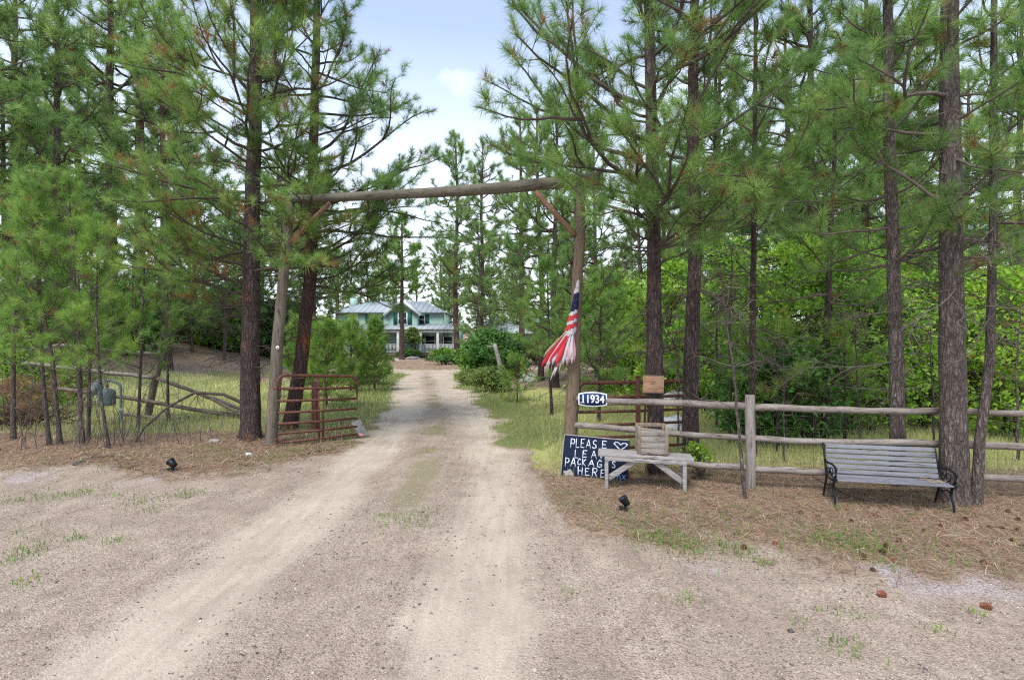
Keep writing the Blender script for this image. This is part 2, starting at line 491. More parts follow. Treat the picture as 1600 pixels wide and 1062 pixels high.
c = t.mix(t.math('MULTIPLY_ADD', t.noise(.9, 5, rough=.65), 3.4, -1.45, True), c, t.mix(.55, c, (.27, .20, .155)))
c = t.mix(.6, c, t.ramp(strk, [(.3, (.80, .79, .78)), (.7, (1.14, 1.14, 1.14))]), 'MULTIPLY')
lump_n = t.noise(1.9, 7, rough=.72)
c = t.mix(t.math('MULTIPLY', t.math('MULTIPLY_ADD', lump_n, 7, -3.9, True), t.math('MULTIPLY_ADD', s1.outputs[0], -.7, .75)), c, t.mix(sp.outputs[2], (.13, .10, .08), (.34, .275, .23)))
c = t.mix(edge(s2.outputs[0], .9), c, lil_c)
med_c = t.mix(nm, (.16, .14, .075), (.33, .30, .15))
c = t.mix(t.math('MULTIPLY', t.math('MULTIPLY_ADD', t.math('ADD', s2.outputs[1], t.math('MULTIPLY_ADD', lump_n, 2.2, -1.1)), 1.6, -.3, True), .6), c, med_c)
lit_n = t.noise(75, 5, t.mapping((1, .3, 1), (0, 0, .6)), .8)
lit_n2 = t.noise(75, 5, t.mapping((.3, 1, 1), (0, 0, .2)), .8)
lit_n = t.math('ADD', t.math('MULTIPLY', lit_n, .5), t.math('MULTIPLY', lit_n2, .5))
lit_c = t.ramp(lit_n, [(.36, (.11, .075, .06)), (.45, (.28, .19, .135)), (.54, (.44, .31, .22)), (.64, (.62, .50, .38))])
lit_c = t.mix(t.math('MULTIPLY_ADD', lump_n, 5, -2.6, True), lit_c, t.mix(nm, (.13, .09, .07), (.30, .22, .17)))
lit_c = t.mix(t.math('MULTIPLY_ADD', nl, 3, -1.5, True), lit_c, t.mix(nm, (.28, .23, .15), (.50, .43, .30)))
c = t.mix(t.math('MULTIPLY', edge(s1.outputs[1], 1.5), .93), c, lit_c)
dry_c = t.mix(t.math('MULTIPLY_ADD', nm, 3, -1, True), (.34, .36, .11), (.58, .56, .24))
c = t.mix(edge(s2.outputs[2], 1.0), c, dry_c)
grn_c = t.mix(t.math('MULTIPLY_ADD', nm, 3, -1, True), (.09, .13, .03), (.26, .30, .10))
c = t.mix(t.math('MULTIPLY', edge(s1.outputs[2], 1.2), .8), c, grn_c)
c = t.mix(.5, c, t.ramp(nf, [(.32, (.62, .62, .62)), (.66, (1.30, 1.30, 1.30))]), 'MULTIPLY')
t.color(c); t.set(Roughness=.97)
t.b.inputs['Specular IOR Level'].default_value = .12
hgt = t.math('ADD', t.math('MULTIPLY', t.math('MULTIPLY', lit_n, s1.outputs[1]), 5.0), t.math('ADD', t.math('MULTIPLY', t.math('SUBTRACT', 1.0, pebd), t.math('SUBTRACT', 1.0, t.math('MULTIPLY', s1.outputs[0], .8))), t.math('MULTIPLY', nm, 1.4)))
t.bump(hgt, .7, .014)
ground = acc.build('ground', t.m, smooth=True)
for nme, arr in (('zone', (tr, lit, grn)), ('zone2', (lil, med, dry))):
    ca = ground.data.attributes.new(nme, 'FLOAT_COLOR', 'POINT')
    ca.data.foreach_set('color', np.stack([arr[0], arr[1], arr[2], np.ones_like(tr)], -1).astype('f4').ravel())
tag(ground, 'gravel drive and woodland floor of dry needles and grass', kind='structure')

rng = np.random.default_rng(7)

# loose stones of the gravel
def stones(n, xr, yr, smin, smax, keep):
    x = rng.uniform(*xr, n); y = rng.uniform(*yr, n)
    k = keep(x, y); x = x[k]; y = y[k]
    z = ground_z(x, y)
    O = np.array([[1, 0, 0], [-1, 0, 0], [0, 1, 0], [0, -1, 0], [0, 0, 1], [0, 0, -1]], float)
    Fo = np.array([[0, 2, 4], [2, 1, 4], [1, 3, 4], [3, 0, 4], [2, 0, 5], [1, 2, 5], [3, 1, 5], [0, 3, 5]])
    s = smin + (smax - smin) * rng.random(len(x)) ** 3
    a = rng.uniform(0, 2 * PI, len(x)); ca, sa = np.cos(a), np.sin(a)
    J = O[None] * rng.uniform(.6, 1.2, (len(x), 6, 1)) + rng.normal(0, .18, (len(x), 6, 3))
    J = J * s[:, None, None] * np.array([1, 1, .6])
    V = np.stack([J[..., 0] * ca[:, None] - J[..., 1] * sa[:, None], J[..., 0] * sa[:, None] + J[..., 1] * ca[:, None], J[..., 2]], -1)
    V = V + np.stack([x, y, z + s * .2], -1)[:, None]
    Fs = (Fo[None] + (np.arange(len(x)) * 6)[:, None, None]).reshape(-1, 3)
    return V.reshape(-1, 3), Fs, np.repeat(rng.random(len(x)), 6)
t = NT('stone_bits')
t.color(t.ramp(t.attr('tint'), [(0, (.09, .075, .07)), (.25, (.20, .165, .15)), (.6, (.42, .35, .31)), (.88, (.52, .45, .40)), (1, (.75, .70, .66))]))
M['stone_bits'] = t.m
def keep_gravel(x, y):
    T, L, g, d, gr = zones(x, y)
    cl = fbm(x, y, 1.6, 99)
    return (gr > .5) & (rng.random(len(x)) > T * .85) & (rng.random(len(x)) < sstep(.35, .62, cl) * .8 + .2) & (np.abs(x) < y * 1.15 + 1.0)
a = Acc()
V, Fs, ti = stones(60000, (-7, 7), (1.6, 6.5), .0022, .010, keep_gravel); a.add(V, Fs, tint=ti)
V, Fs, ti = stones(9000, (-10, 8), (5.5, 10.5), .005, .017, keep_gravel); a.add(V, Fs, tint=ti)
def ridge(x, y):
    T, L, g, d, gr = zones(x, y); e_ = np.abs(np.abs(x - drive_x(y)) - 1.02)
    cl = sstep(.50, .66, fbm(x, y, 1.1, 123)); k = np.exp(-((e_ - .52) / .16) ** 2) * .8 + cl
    for cx_, cy_, r_ in ((-1.45, 3.1, .35), (-.75, 4.2, .5), (.65, 5.6, .4), (-1.9, 3.6, .3), (1.4, 3.4, .35), (-.4, 3.0, .3)): k = k + 1.5 * np.exp(-((x - cx_) ** 2 + (y - cy_) ** 2) / r_ ** 2)
    return (gr > .5) & (rng.random(len(x)) < k * .6) & (np.abs(x) < y * 1.15 + 1)
V, Fs, ti = stones(26000, (-7, 7), (2.2, 9.5), .004, .015, ridge); a.add(V, Fs, tint=ti * .62)
V, Fs, ti = stones(900, (-7, 8), (2.2, 9.5), .008, .026, ridge); a.add(V, Fs, tint=ti)
tag(a.build('gravel', M['stone_bits']), 'loose angular gravel stones scattered over the pale drive', kind='stuff')

# needle litter
def sticks(n, xr, yr, L, wd, keep, hmax=.02):
    x = rng.uniform(*xr, n); y = rng.uniform(*yr, n); k = keep(x, y); x, y = x[k], y[k]; n = len(x)
    z = ground_z(x, y) + rng.uniform(.002, hmax, n)
    a_ = rng.uniform(0, 2 * PI, n); el = rng.normal(0, .16, n)
    d = np.stack([np.cos(a_), np.sin(a_), np.sin(el)], -1); s = np.stack([-np.sin(a_), np.cos(a_), np.zeros(n)], -1)
    l = rng.uniform(.5, 1.2, n)[:, None] * L; w_ = rng.uniform(.6, 1.2, n)[:, None] * wd
    P = np.stack([x, y, z], -1)
    mid = P + s * rng.normal(0, .10, n)[:, None] * l
    a0, a1 = P - d * l / 2, P + d * l / 2
    V = np.stack([a0 - s * w_, a0 + s * w_, mid + s * w_, mid - s * w_, a1 + s * w_ * .4, a1 - s * w_ * .4], 1)
    Fs = (np.array([[0, 1, 2, 3], [3, 2, 4, 5]])[None] + (np.arange(n) * 6)[:, None, None]).reshape(-1, 4)
    return V.reshape(-1, 3), Fs, np.repeat(rng.random(n), 6)
def keep_lit(x, y):
    T, L, g, d, gr = zones(x, y)
    return (L * (1 - .7 * d) > rng.random(len(x)) * .9 + .1) & (np.abs(x) < y * 1.15 + 1)
a = Acc()
V, Fs, ti = sticks(66000, (.3, 9.5), (3.2, 8.2), .13, .0013, keep_lit, .03); a.add(V, Fs, tint=ti)
V, Fs, ti = sticks(20000, (.3, 9.5), (3.2, 8.2), .17, .0026, keep_lit, .035); a.add(V, Fs, tint=ti)
V, Fs, ti = sticks(16000, (-12, -2.5), (7.0, 12.5), .2, .004, keep_lit, .035); a.add(V, Fs, tint=ti)
V, Fs, ti = sticks(60000, (-12, -2.5), (7.0, 12.5), .15, .002, keep_lit, .03); a.add(V, Fs, tint=ti)
V, Fs, ti = sticks(34000, (-26, 4), (14, 51), .34, .008, lambda x, y: keep_lit(x, y) & ((np.abs(x - drive_x(y)) > 3.0) | (y > 34.5)), .06); a.add(V, Fs, tint=ti)
tag(a.build('needle_litter', M['litter']), 'fallen rust brown pine needles covering the ground under the trees', kind='stuff')

# grass
def blades(x, y, h, w, lean=.45, tint=None):
    n = len(x); z = ground_z(x, y) - .004
    a_ = rng.uniform(0, 2 * PI, n); l = np.abs(rng.normal(0, lean, n))
    hh = h * rng.uniform(.5, 1.25, n)
    d = np.stack([np.cos(a_) * l, np.sin(a_) * l, np.ones(n)], -1); d /= np.linalg.norm(d, axis=1, keepdims=True)
    b_ = rng.uniform(0, 2 * PI, n); s = np.stack([np.cos(b_), np.sin(b_), np.zeros(n)], -1) * (w * rng.uniform(.6, 1.2, n))[:, None]
    P = np.stack([x, y, z], -1)
    m = P + d * (hh * .55)[:, None]; tip = P + (d * 1.0 + np.stack([np.cos(a_), np.sin(a_), -.5 * np.ones(n)], -1) * .22 * l[:, None]) * hh[:, None]
    V = np.stack([P - s, P + s, m + s * .7, m - s * .7, tip], 1)
    i = (np.arange(n) * 5)[:, None, None]
    q = (np.array([[0, 1, 2, 3]])[None] + i).reshape(-1, 4); tr3 = (np.array([[3, 2, 4]])[None] + i).reshape(-1, 3)
    ti = np.repeat(rng.random(n) if tint is None else tint, 5)
    return V.reshape(-1, 3), q, tr3, ti
def scatter(n, xr, yr, keep):
    x = rng.uniform(*xr, n); y = rng.uniform(*yr, n); k = keep(x, y); return x[k], y[k]
inview = lambda x, y, m=1.0: np.abs(x) < y * 1.1 + m
# green verges of the drive
a = Acc()
for n, yr, h, w_ in ((26000, (8.2, 16), .13, .0055), (26000, (16, 36), .17, .013)):
    def kp(x, y):
        T, L, g, d, gr = zones(x, y)
        return (g * .9 > rng.random(len(x))) & (np.abs(x - drive_x(y)) < 5.5) & inview(x, y)
    x, y = scatter(n, (-11, 5), yr, kp)
    V, q, t3, ti = blades(x, y, h, w_); a.add(V, q, t3, tint=ti)
tag(a.build('verge_grass', M['grass']), 'green grass growing along both sides of the drive', kind='stuff')
a = Acc()
for n, xr, yr, h, w_, side in ((52000, (.6, 16), (6.9, 15), .16, .0055, 1), (30000, (3, 26), (12, 26), .22, .015, 1), (40000, (-22, -3), (9.8, 18), .17, .0075, -1), (26000, (-30, -5), (16, 26), .20, .015, -1)):
    def kp(x, y):
        T, L, g, d, gr = zones(x, y)
        return (d * .95 > rng.random(len(x))) & inview(x, y)
    x, y = scatter(n, xr, yr, kp)
    V, q, t3, ti = blades(x, y, h, w_, .35); a.add(V, q, t3, tint=ti)
tag(a.build('meadow_grass', M['meadow']), 'yellow green meadow grass behind the rail fences', kind='stuff')
# sparse weeds in the gravel and litter
a = Acc()
spots = [(25, 865, .16, 60), (10, 880, .12, 40), (55, 860, .2, 60), (115, 843, .16, 60), (180, 845, .10, 60), (220, 782, .22, 90), (235, 795, .2, 70), (110, 772, .2, 70), (80, 780, .2, 60),
         (45, 907, .13, 50), (85, 838, .3, 60), (20, 830, .2, 40), (185, 774, .12, 40), (15, 785, .2, 60), (60, 772, .3, 60), (300, 770, .2, 60), (290, 775, .2, 60),
         (635, 815, .24, 130), (600, 805, .14, 50), (665, 800, .16, 60),
         (1340, 852, .35, 230), (1300, 845, .25, 140), (1370, 860, .2, 100), (1040, 845, .32, 230), (1075, 850, .2, 130), (1010, 838, .2, 110), (970, 815, .18, 90), (1150, 862, .2, 120),
         (1195, 880, .07, 45), (1320, 1012, .12, 70), (1300, 960, .07, 25), (1345, 963, .08, 25), (1465, 985, .08, 30), (1075, 937, .10, 50), (890, 925, .06, 14), (1250, 970, .10, 25), (1530, 960, .08, 25),
         (890, 770, .2, 80), (1000, 820, .2, 80), (1100, 820, .2, 80), (1080, 800, .16, 40), (1420, 830, .1, 30), (1500, 800, .15, 60), (150, 765, .3, 60), (1100, 742, .18, 60), (1120, 745, .16, 40),
         (310, 700, .2, 60), (340, 715, .3, 70), (430, 715, .25, 120), (460, 705, .3, 120), (520, 700, .25, 80), (100, 730, .3, 40), (380, 730, .3, 80), (550, 690, .2, 60), (60, 720, .2, 40)]
for (px, py, r, n) in spots + [(1330, 850, .5, 260), (1050, 842, .5, 260), (1230, 835, .5, 160), (980, 800, .4, 120), (1150, 800, .5, 120), (1420, 850, .5, 120), (1540, 870, .4, 100), (900, 790, .3, 120), (1290, 800, .5, 90), (350, 705, .5, 160), (200, 720, .6, 160)]:
    p = gp(px, py)
    x = p.x + rng.normal(0, r * .6, n); y = p.y + rng.normal(0, r * .6, n)
    V, q, t3, ti = blades(x, y, .055 if n < 100 else .075, .004, .6, tint=.1 + rng.random(n) * (.45 if n > 55 else .9)); a.add(V, q, t3, tint=ti)
x, y = scatter(1500, (-8, 9), (3.2, 9), lambda x, y: (zones(x, y)[1] > .3) & inview(x, y))
for k in range(14):
    xx = x + rng.normal(0, .03, len(x)); yy = y + rng.normal(0, .03, len(x))
    if k % 3 == 0: V, q, t3, ti = blades(xx, yy, .09, .003, .5, tint=rng.random(len(x)) * .9); a.add(V, q, t3, tint=ti)
# centre strip of the drive
x, y = scatter(22000, (-6.5, 0), (8.5, 30), lambda x, y: (np.exp(-(np.abs(x - drive_x(y)) / .24) ** 2) * sstep(.49, .6, fbm(x, y, .9, 61) + .06 * sstep(8, 14, y)) > rng.random(len(x))))
V, q, t3, ti = blades(x, y, .06, .006, .6, tint=rng.random(len(x)) * .8); a.add(V, q, t3, tint=ti)
tag(a.build('weeds', M['grass']), 'small green weeds and dry tufts dotted over gravel and litter', kind='stuff')

# ------------------------------------------------------------------ pines
def tuft_template(rg, n, wid, spread=(14, 72), seg=.9):
    V = np.zeros((n, 3, 3))
    for i in range(n):
        u = rg.random()
        th = R(spread[0] + (spread[1] - spread[0]) * (1 - u) ** .8 + rg.normal(0, 8))
        ph = rg.uniform(0, 2 * PI)
        base = np.array([0, 0, -seg * (1 - u)])
        d = np.array([math.sin(th) * math.cos(ph), math.sin(th) * math.sin(ph), math.cos(th)])
        q = np.cross(d, rg.normal(0, 1, 3)); q /= np.linalg.norm(q)
        L = rg.uniform(.75, 1.1)
        V[i, 0] = base - q * wid; V[i, 1] = base + q * wid; V[i, 2] = base + d * L
    return V
def place_tufts(P, D, S, TI, temps, rg):
    P = np.array(P); D = np.array(D); S = np.array(S); TI = np.array(TI)
    D = D / (np.linalg.norm(D, axis=1, keepdims=True) + 1e-9)
    a_ = rg.normal(0, 1, D.shape); X = np.cross(D, a_); X /= (np.linalg.norm(X, axis=1, keepdims=True) + 1e-9)
    Y = np.cross(D, X)
    Rm = np.stack([X, Y, D], -1)           # columns
    which = rg.integers(0, len(temps), len(P))
    Vs, Ts = [], []
    for k, T in enumerate(temps):
        m = which == k
        if not m.any(): continue
        W = np.einsum('mij,nvj->mnvi', Rm[m], T) * S[m][:, None, None, None] + P[m][:, None, None, :]
        Vs.append(W.reshape(-1, 3)); 
        tt = np.clip(TI[m][:, None] + rg.normal(0, .10, (m.sum(), T.shape[0])) * (TI[m][:, None] > .08), 0.0, 1)
        Ts.append(np.repeat(tt.ravel(), 3))
    V = np.concatenate(Vs); Tn = np.concatenate(Ts)
    return V, np.arange(len(V)).reshape(-1, 3), Tn
rt = np.random.default_rng(3)
TEMP_NEAR = [tuft_template(rt, 58, .014, (4, 100), .55) for _ in range(6)]
TEMP_MID = [tuft_template(rt, 30, .026, (4, 100), .55) for _ in range(5)]
TEMP_FAR = [tuft_template(rt, 15, .06, (20, 85)) for _ in range(4)]

def unit(v): return v / (np.linalg.norm(v) + 1e-9)
def pine(root, trunk_pts, r0, r1, z_dead, z_live, Rc, rg, temps=TEMP_NEAR, tuft=.185, step=.46, per=(2, 3), dead=14, brown=.07, tipup=30, elev=(-4, 42),
         bark='bark', needle='needle', sides=18, ring=.07, extra=(), twig_step=.215, topshape=.75, rough=.11, tw=1.0, azfun=None, deadmat='twig', lenfun=None, dead_len=(.4, 1.7), fill=.45):
    """trunk_pts are local points, bottom to top. Parts: trunk, branches, crown"""
    T = np.array([list(p) for p in trunk_pts], float)
    Ht = T[-1, 2]
    def tp(z): return np.array([np.interp(z, T[:, 2], T[:, 0]), np.interp(z, T[:, 2], T[:, 1]), z])
    # trunk
    n = max(6, int(Ht / ring)); zs = np.linspace(T[0, 2], Ht, n)
    P = np.stack([tp(z) for z in zs])
    wob = np.stack([fbm(zs, zs * 0 + r0 * 77, .6, 13) - .5, fbm(zs, zs * 0 + 9 + r0 * 50, .6, 14) - .5, zs * 0], -1) * .10 * min(1, r0 * 6)
    P = P + wob
    f = (zs - zs[0]) / (Ht - zs[0])
    rad = r1 + (r0 - r1) * (1 - f) ** .9 + r0 * .55 * np.exp(-(zs - zs[0]) / .15)
    V, Fq = tubes(P[None], rad[None], sides)
    ang = np.tile(np.arange(sides), n) * 2 * PI / sides; zz = np.repeat(zs, sides)
    dr = (vnoise(ang * 3.0 + 5, zz * 2.2, 1.6, 50) - .5) * .9 + (vnoise(np.cos(ang) * 9 + 40, zz * 3 + np.sin(ang) * 9, 1.5, 51) - .5) * .8
    ctr = np.repeat(P, sides, 0); V = ctr + (V - ctr) * (1 + rough * dr)[:, None]
    Acc().add(V, Fq).build('trunk', M[bark], root, smooth=True)
    tb = Tubes(); tufts = ([], [], [], [])
    def addtuft(p, d, s, browny=brown):
        tufts[0].append(p); tufts[1].append(d); tufts[2].append(s * rg.uniform(.6, 1.25))
        tufts[3].append(rg.uniform(0, .05) if rg.random() < browny else float(np.clip(rg.normal(.55, .2), .12, 1)))
    def limb(z, az, L, el, live=True, p0=None, fork=True):
        N = 8
        p = tp(z) if p0 is None else p0; P_ = [p]; e = el; a = az
        for k in range(N - 1):
            a += rg.normal(0, R(13)); e += R(tipup) / N + rg.normal(0, R(9))
            if not live: e += R(-5)
            p = p + np.array([math.cos(a) * math.cos(e), math.sin(a) * math.cos(e), math.sin(e)]) * L / (N - 1); P_.append(p)
        P_ = np.array(P_)
        rb = .009 + .0095 * L if live else .004 + .0042 * L
        tb.add(P_, rb * tw * np.linspace(1, .25, N), 6)
        if live and fork and L > 1.3:
            for q in range(2 if L > 1.9 else 1):
                i = int(rg.integers(2, 5)); limb(0, az + rg.choice([-1, 1]) * R(rg.uniform(28, 55)), L * rg.uniform(.4, .62), el + R(rg.uniform(0, 25)), True, P_[i], False)
        s = rg.uniform(.25, .4) if live else .15
        side = 1
        while s < .98:
            q = s * (N - 1); i = int(q); pp = P_[i] * (1 - q + i) + P_[min(i + 1, N - 1)] * (q - i); tg = unit(P_[min(i + 1, N - 1)] - P_[i])
            sv = unit(np.cross(tg, [0, 0, 1.])); side = -side if rg.random() < .8 else side
            lt = rg.uniform(.20, .72) * (1.1 - .55 * s) * min(1.15, .45 + L / 2.6)
            if not live: lt *= .8
            dr_ = unit(tg * rg.uniform(.3, 1.0) + sv * side * rg.uniform(.3, .9) + np.array([0, 0, rg.uniform(-.25, .75) if live else rg.uniform(-.8, .3)]))
            e1 = pp + dr_ * lt * .5; d2 = unit(dr_ + tg * .1 + rg.normal(0, .25, 3) + np.array([0, 0, .35 if live else -.2])); e2 = e1 + d2 * lt * .5
            tb.add([pp, e1, e2], np.array([.0055, .0042, .003]) * tw, 4)
            if live:
                addtuft(e2, d2 + rg.normal(0, .15, 3), tuft, brown * .5)
                if rg.random() < fill: addtuft(e2 - d2 * tuft * .6, d2, tuft * .95, brown)
                if rg.random() < fill * .45: addtuft(e1 + d2 * .05, d2 + rg.normal(0, .2, 3), tuft * .9, brown * 3)
                for sg in ((-1, 1) if lt > .22 else (1,)):
                    if rg.random() < .8:
                        b_ = e1 if rg.random() < .6 else pp + (e1 - pp) * .5
                        v = unit(dr_ * .6 + np.cross(dr_, [0, 0, 1.]) * sg * rg.uniform(.3, .9) + np.array([0, 0, rg.uniform(0, .7)])); ll = rg.uniform(.12, .34) * min(1, .4 + lt)
                        tb.add([b_, b_ + v * ll * .5, b_ + v * ll + np.array([0, 0, .03])], np.array([.004, .0035, .003]) * tw, 3)
                        addtuft(b_ + v * ll, v + np.array([0, 0, .25]) + rg.normal(0, .15, 3), tuft * .95)
                        if rg.random() < fill * .5: addtuft(b_ + v * ll * .5, v, tuft * .85, brown * 2)
            else:
                for w_ in range(2):
                    v = unit(dr_ + rg.normal(0, .7, 3)); b_ = e1 if w_ else e2; tb.add([b_, b_ + v * lt * .3, b_ + v * lt * .55 + [0, 0, -.03]], np.array([.003, .0025, .0015]) * tw, 3)
            s += (twig_step if live else .20) / L * rg.uniform(.6, 1.4)
        if live:
            dd = unit(P_[-1] - P_[-2])
            for k in range(2): addtuft(P_[-1] - dd * .12 * k, dd + rg.normal(0, .12, 3), tuft * 1.1, .02)
    z = z_live; a0 = rg.uniform(0, 2 * PI)
    while z < Ht - .25:
        tt = (z - z_live) / (Ht - z_live)
        k = rg.integers(per[0], per[1] + 1)
        a0 += 2.4
        for j in range(k):
            az = a0 + j * 2 * PI / k + rg.normal(0, .3)
            L = Rc * (1 - tt) ** topshape * rg.uniform(.62, 1.12) * (.8 + .2 * min(1, tt * 6)) + .22
            if lenfun: L *= lenfun(az, z)
            if L < .15: continue
            limb(z + rg.uniform(-.1, .1), az, L, R(elev[0] + (elev[1] - elev[0]) * tt + rg.normal(0, 9)))
        z += step * rg.uniform(.75, 1.25) * (1 - .35 * tt)
    for k in range(4): addtuft(tp(Ht) - np.array([0, 0, .1 * k]), np.array([rg.normal(0, .1), rg.normal(0, .1), 1]), tuft, 0)
    for (z, az, L, el) in extra: limb(z, R(az), L, R(el))
    for k in range(dead):
        z = rg.uniform(z_dead, z_live + .8)
        limb(z, rg.uniform(0, 2 * PI), rg.uniform(*dead_len), R(rg.normal(-2, 16)), live=False)
    tb.into(Acc()).build('branches', M[deadmat], root, smooth=True)
    V, Ft, ti = place_tufts(*tufts, temps, rg)
    Acc().add(V, Ft, tint=ti).build('crown', M[needle], root)
    return len(tufts[0])

def near_pine(base, tops, height, **k):
    """base: ground point; tops: list of (px,py) pixels of the trunk axis at the tree's own distance"""
    root = thing(k.pop('name', 'pine_tree'), base, k.pop('label'), 'pine tree', k.pop('group', None))
    pts = [(0, 0, -.12)]
    for (px, py) in tops:
        w = at(px, py, base.y); pts.append((w.x - base.x, k.get('leany', 0) * (w.z - base.z), w.z - base.z))
    k.pop('leany', None)
    l = pts[-1]; p = pts[-2]; dz = l[2] - p[2]
    if height > l[2]: pts.append((l[0] + (l[0] - p[0]) / max(dz, .1) * (height - l[2]) * .3, l[1], height))
    pine(root, pts, rg=np.random.default_rng(k.pop('seed')), **k)
    return root
def gpt(px, D):
    x = (px - 800) / FPX * D
    return Vector((x, D, gz(x, D)))

near_pine(gpt(390, 9.8), [(392, 560), (396, 300), (400, 0)], 11.5, seed=11, r0=.185, r1=.05, z_dead=1.3, z_live=3.2, Rc=2.65, dead=26, brown=.13, step=.38, per=(2, 4), fill=.6,
          label='thick dark ponderosa pine with reddish scars just left of the left gate post', extra=[(2.75, 195, 2.2, 4), (2.55, 172, 1.9, 6), (3.0, 160, 2.3, 8), (2.9, 215, 2.2, 10), (3.3, 185, 2.4, 4)],
          bark='bark', dead_len=(.5, 1.9))
near_pine(gpt(452, 11.0), [(470, 580), (486, 420), (490, 300), (496, 0)], 11.0, seed=12, r0=.155, r1=.045, z_dead=1.5, z_live=3.9, Rc=2.75, dead=22, brown=.06,
          label='leaning dark pine seen through the open rusty gate beside the left gate post', bark='bark_red', dead_len=(.5, 2.2), extra=[(3.2, 8, 2.0, -14), (3.0, -12, 2.1, -24), (2.85, 6, 1.9, -22), (3.1, 22, 2.2, -20), (3.5, 20, 2.4, 0), (3.6, -15, 2.6, 8), (4.2, -5, 3.1, 6), (4.8, 5, 3.1, 8), (5.4, -8, 3.0, 12), (4.5, -20, 3.0, 4), (5.9, 8, 2.8, 14)])
near_pine(gpt(1025, 7.3), [(1024, 600), (1020, 300), (1015, 0)], 9.6, seed=13, r0=.122, r1=.04, z_dead=1.6, z_live=3.25, Rc=2.7, dead=14, brown=.05, tipup=20,
          lenfun=lambda az, z: .42 if (z < 4.0 and math.cos(az) < -.25) else (1.12 if math.cos(az) < -.5 else 1), extra=[(3.1, 262, 1.3, 6), (2.9, 285, 1.2, 4), (3.2, 300, 1.4, 8), (3.4, 250, 1.3, 10), (3.2, 325, 1.4, 8), (3.7, 222, 1.9, 2), (3.85, 236, 1.8, 5), (3.55, 244, 1.5, 0), (3.95, 205, 1.7, 4), (4.15, 190, 2.4, 6), (4.3, 172, 2.8, 22), (4.7, 200, 2.6, 20), (5.2, 165, 3.2, 30)],
          label='pine trunk behind the small table carrying a nailed tan board')
near_pine(gpt(1078, 7.75), [(1080, 560), (1086, 400), (1083, 250), (1086, 0)], 9.8, seed=14, r0=.125, r1=.035, z_dead=1.4, z_live=3.6, Rc=1.9, dead=22, brown=.06,
          label='slightly crooked pine just right of the tree with the nailed board', deadmat='twig_grey', dead_len=(.4, 1.3))
near_pine(gpt(1405, 6.62), [(1400, 600), (1395, 400), (1388, 200), (1388, 0)], 9.0, seed=15, r0=.092, r1=.035, z_dead=1.1, z_live=2.9, Rc=1.75, dead=18, brown=.05, per=(2, 3),
          label='grey barked pine rising behind the slatted park bench', bark='bark_grey', deadmat='twig_grey', dead_len=(.4, 1.5), lenfun=lambda az, z: .75 if math.sin(az) < -.5 else 1)
near_pine(gpt(1494, 6.02), [(1490, 600), (1484, 400), (1485, 200), (1482, 0)], 9.0, seed=16, r0=.142, r1=.05, z_dead=1.9, z_live=3.1, Rc=1.9, dead=15, brown=.05, per=(2, 3),
          label='thickest pine on the right, touching the right end of the park bench', bark='bark_grey', deadmat='twig_grey', dead_len=(.5, 1.6), lenfun=lambda az, z: .6 if math.sin(az) < -.5 else 1,
          extra=[(2.65, 235, .8, 6), (2.75, -15, 1.6, 15)])
near_pine(gpt(1524, 5.95), [(1532, 690), (1547, 560), (1550, 400), (1553, 0)], 7.6, seed=17, r0=.055, r1=.02, z_dead=1.6, z_live=3.2, Rc=1.2, dead=16, brown=.05, per=(2, 3), sides=12,
          label='thin leaning pine to the right of the thickest trunk by the bench', bark='bark_grey', deadmat='twig_grey', dead_len=(.3, 1.2))
near_pine(gpt(1176, 8.4), [(1176, 500), (1178, 300), (1180, 100)], 8.4, seed=18, r0=.06, r1=.02, z_dead=1.2, z_live=3.6, Rc=1.3, dead=22, brown=.05, per=(2, 3), sides=12,
          label='slim straight pine directly behind the square fence post', deadmat='twig_grey', dead_len=(.3, 1.2), temps=TEMP_MID)
near_pine(gpt(1288, 9.2), [(1292, 500), (1303, 250)], 6.6, seed=19, r0=.07, r1=.02, z_dead=1.2, z_live=2.6, Rc=1.7, dead=18, brown=.05, per=(2, 4), sides=12,
          label='slim pine leaning right in the oak thicket left of the bench tree', temps=TEMP_MID, deadmat='twig_grey')

# small pine behind the flag
near_pine(gpt(862, 13.2), [(858, 520), (855, 440)], 3.9, seed=20, r0=.045, r1=.012, z_dead=.5, z_live=1.0, Rc=1.0, dead=6, brown=.03, needle='needle_young', temps=TEMP_MID, tuft=.17, sides=10, step=.3,
          label='bright green young pine behind the tattered flag', name='young_pine', tipup=45)
near_pine(gpt(935, 12.2), [(938, 520), (940, 440)], 3.7, seed=21, r0=.045, r1=.012, z_dead=.4, z_live=1.0, Rc=1.15, dead=6, brown=.03, needle='needle_young', temps=TEMP_MID, tuft=.17, sides=10, step=.3,
          label='bushy young pine behind the right gate post and house number', name='young_pine', tipup=45)
near_pine(gpt(808, 16.0), [(808, 560)], 1.5, seed=22, r0=.02, r1=.008, z_dead=.2, z_live=.4, Rc=.4, dead=3, brown=.02, needle='needle_young', temps=TEMP_MID, tuft=.17, sides=8, step=.22,
          label='tiny pine seedling on the grass right of the drive', name='young_pine', tipup=45)

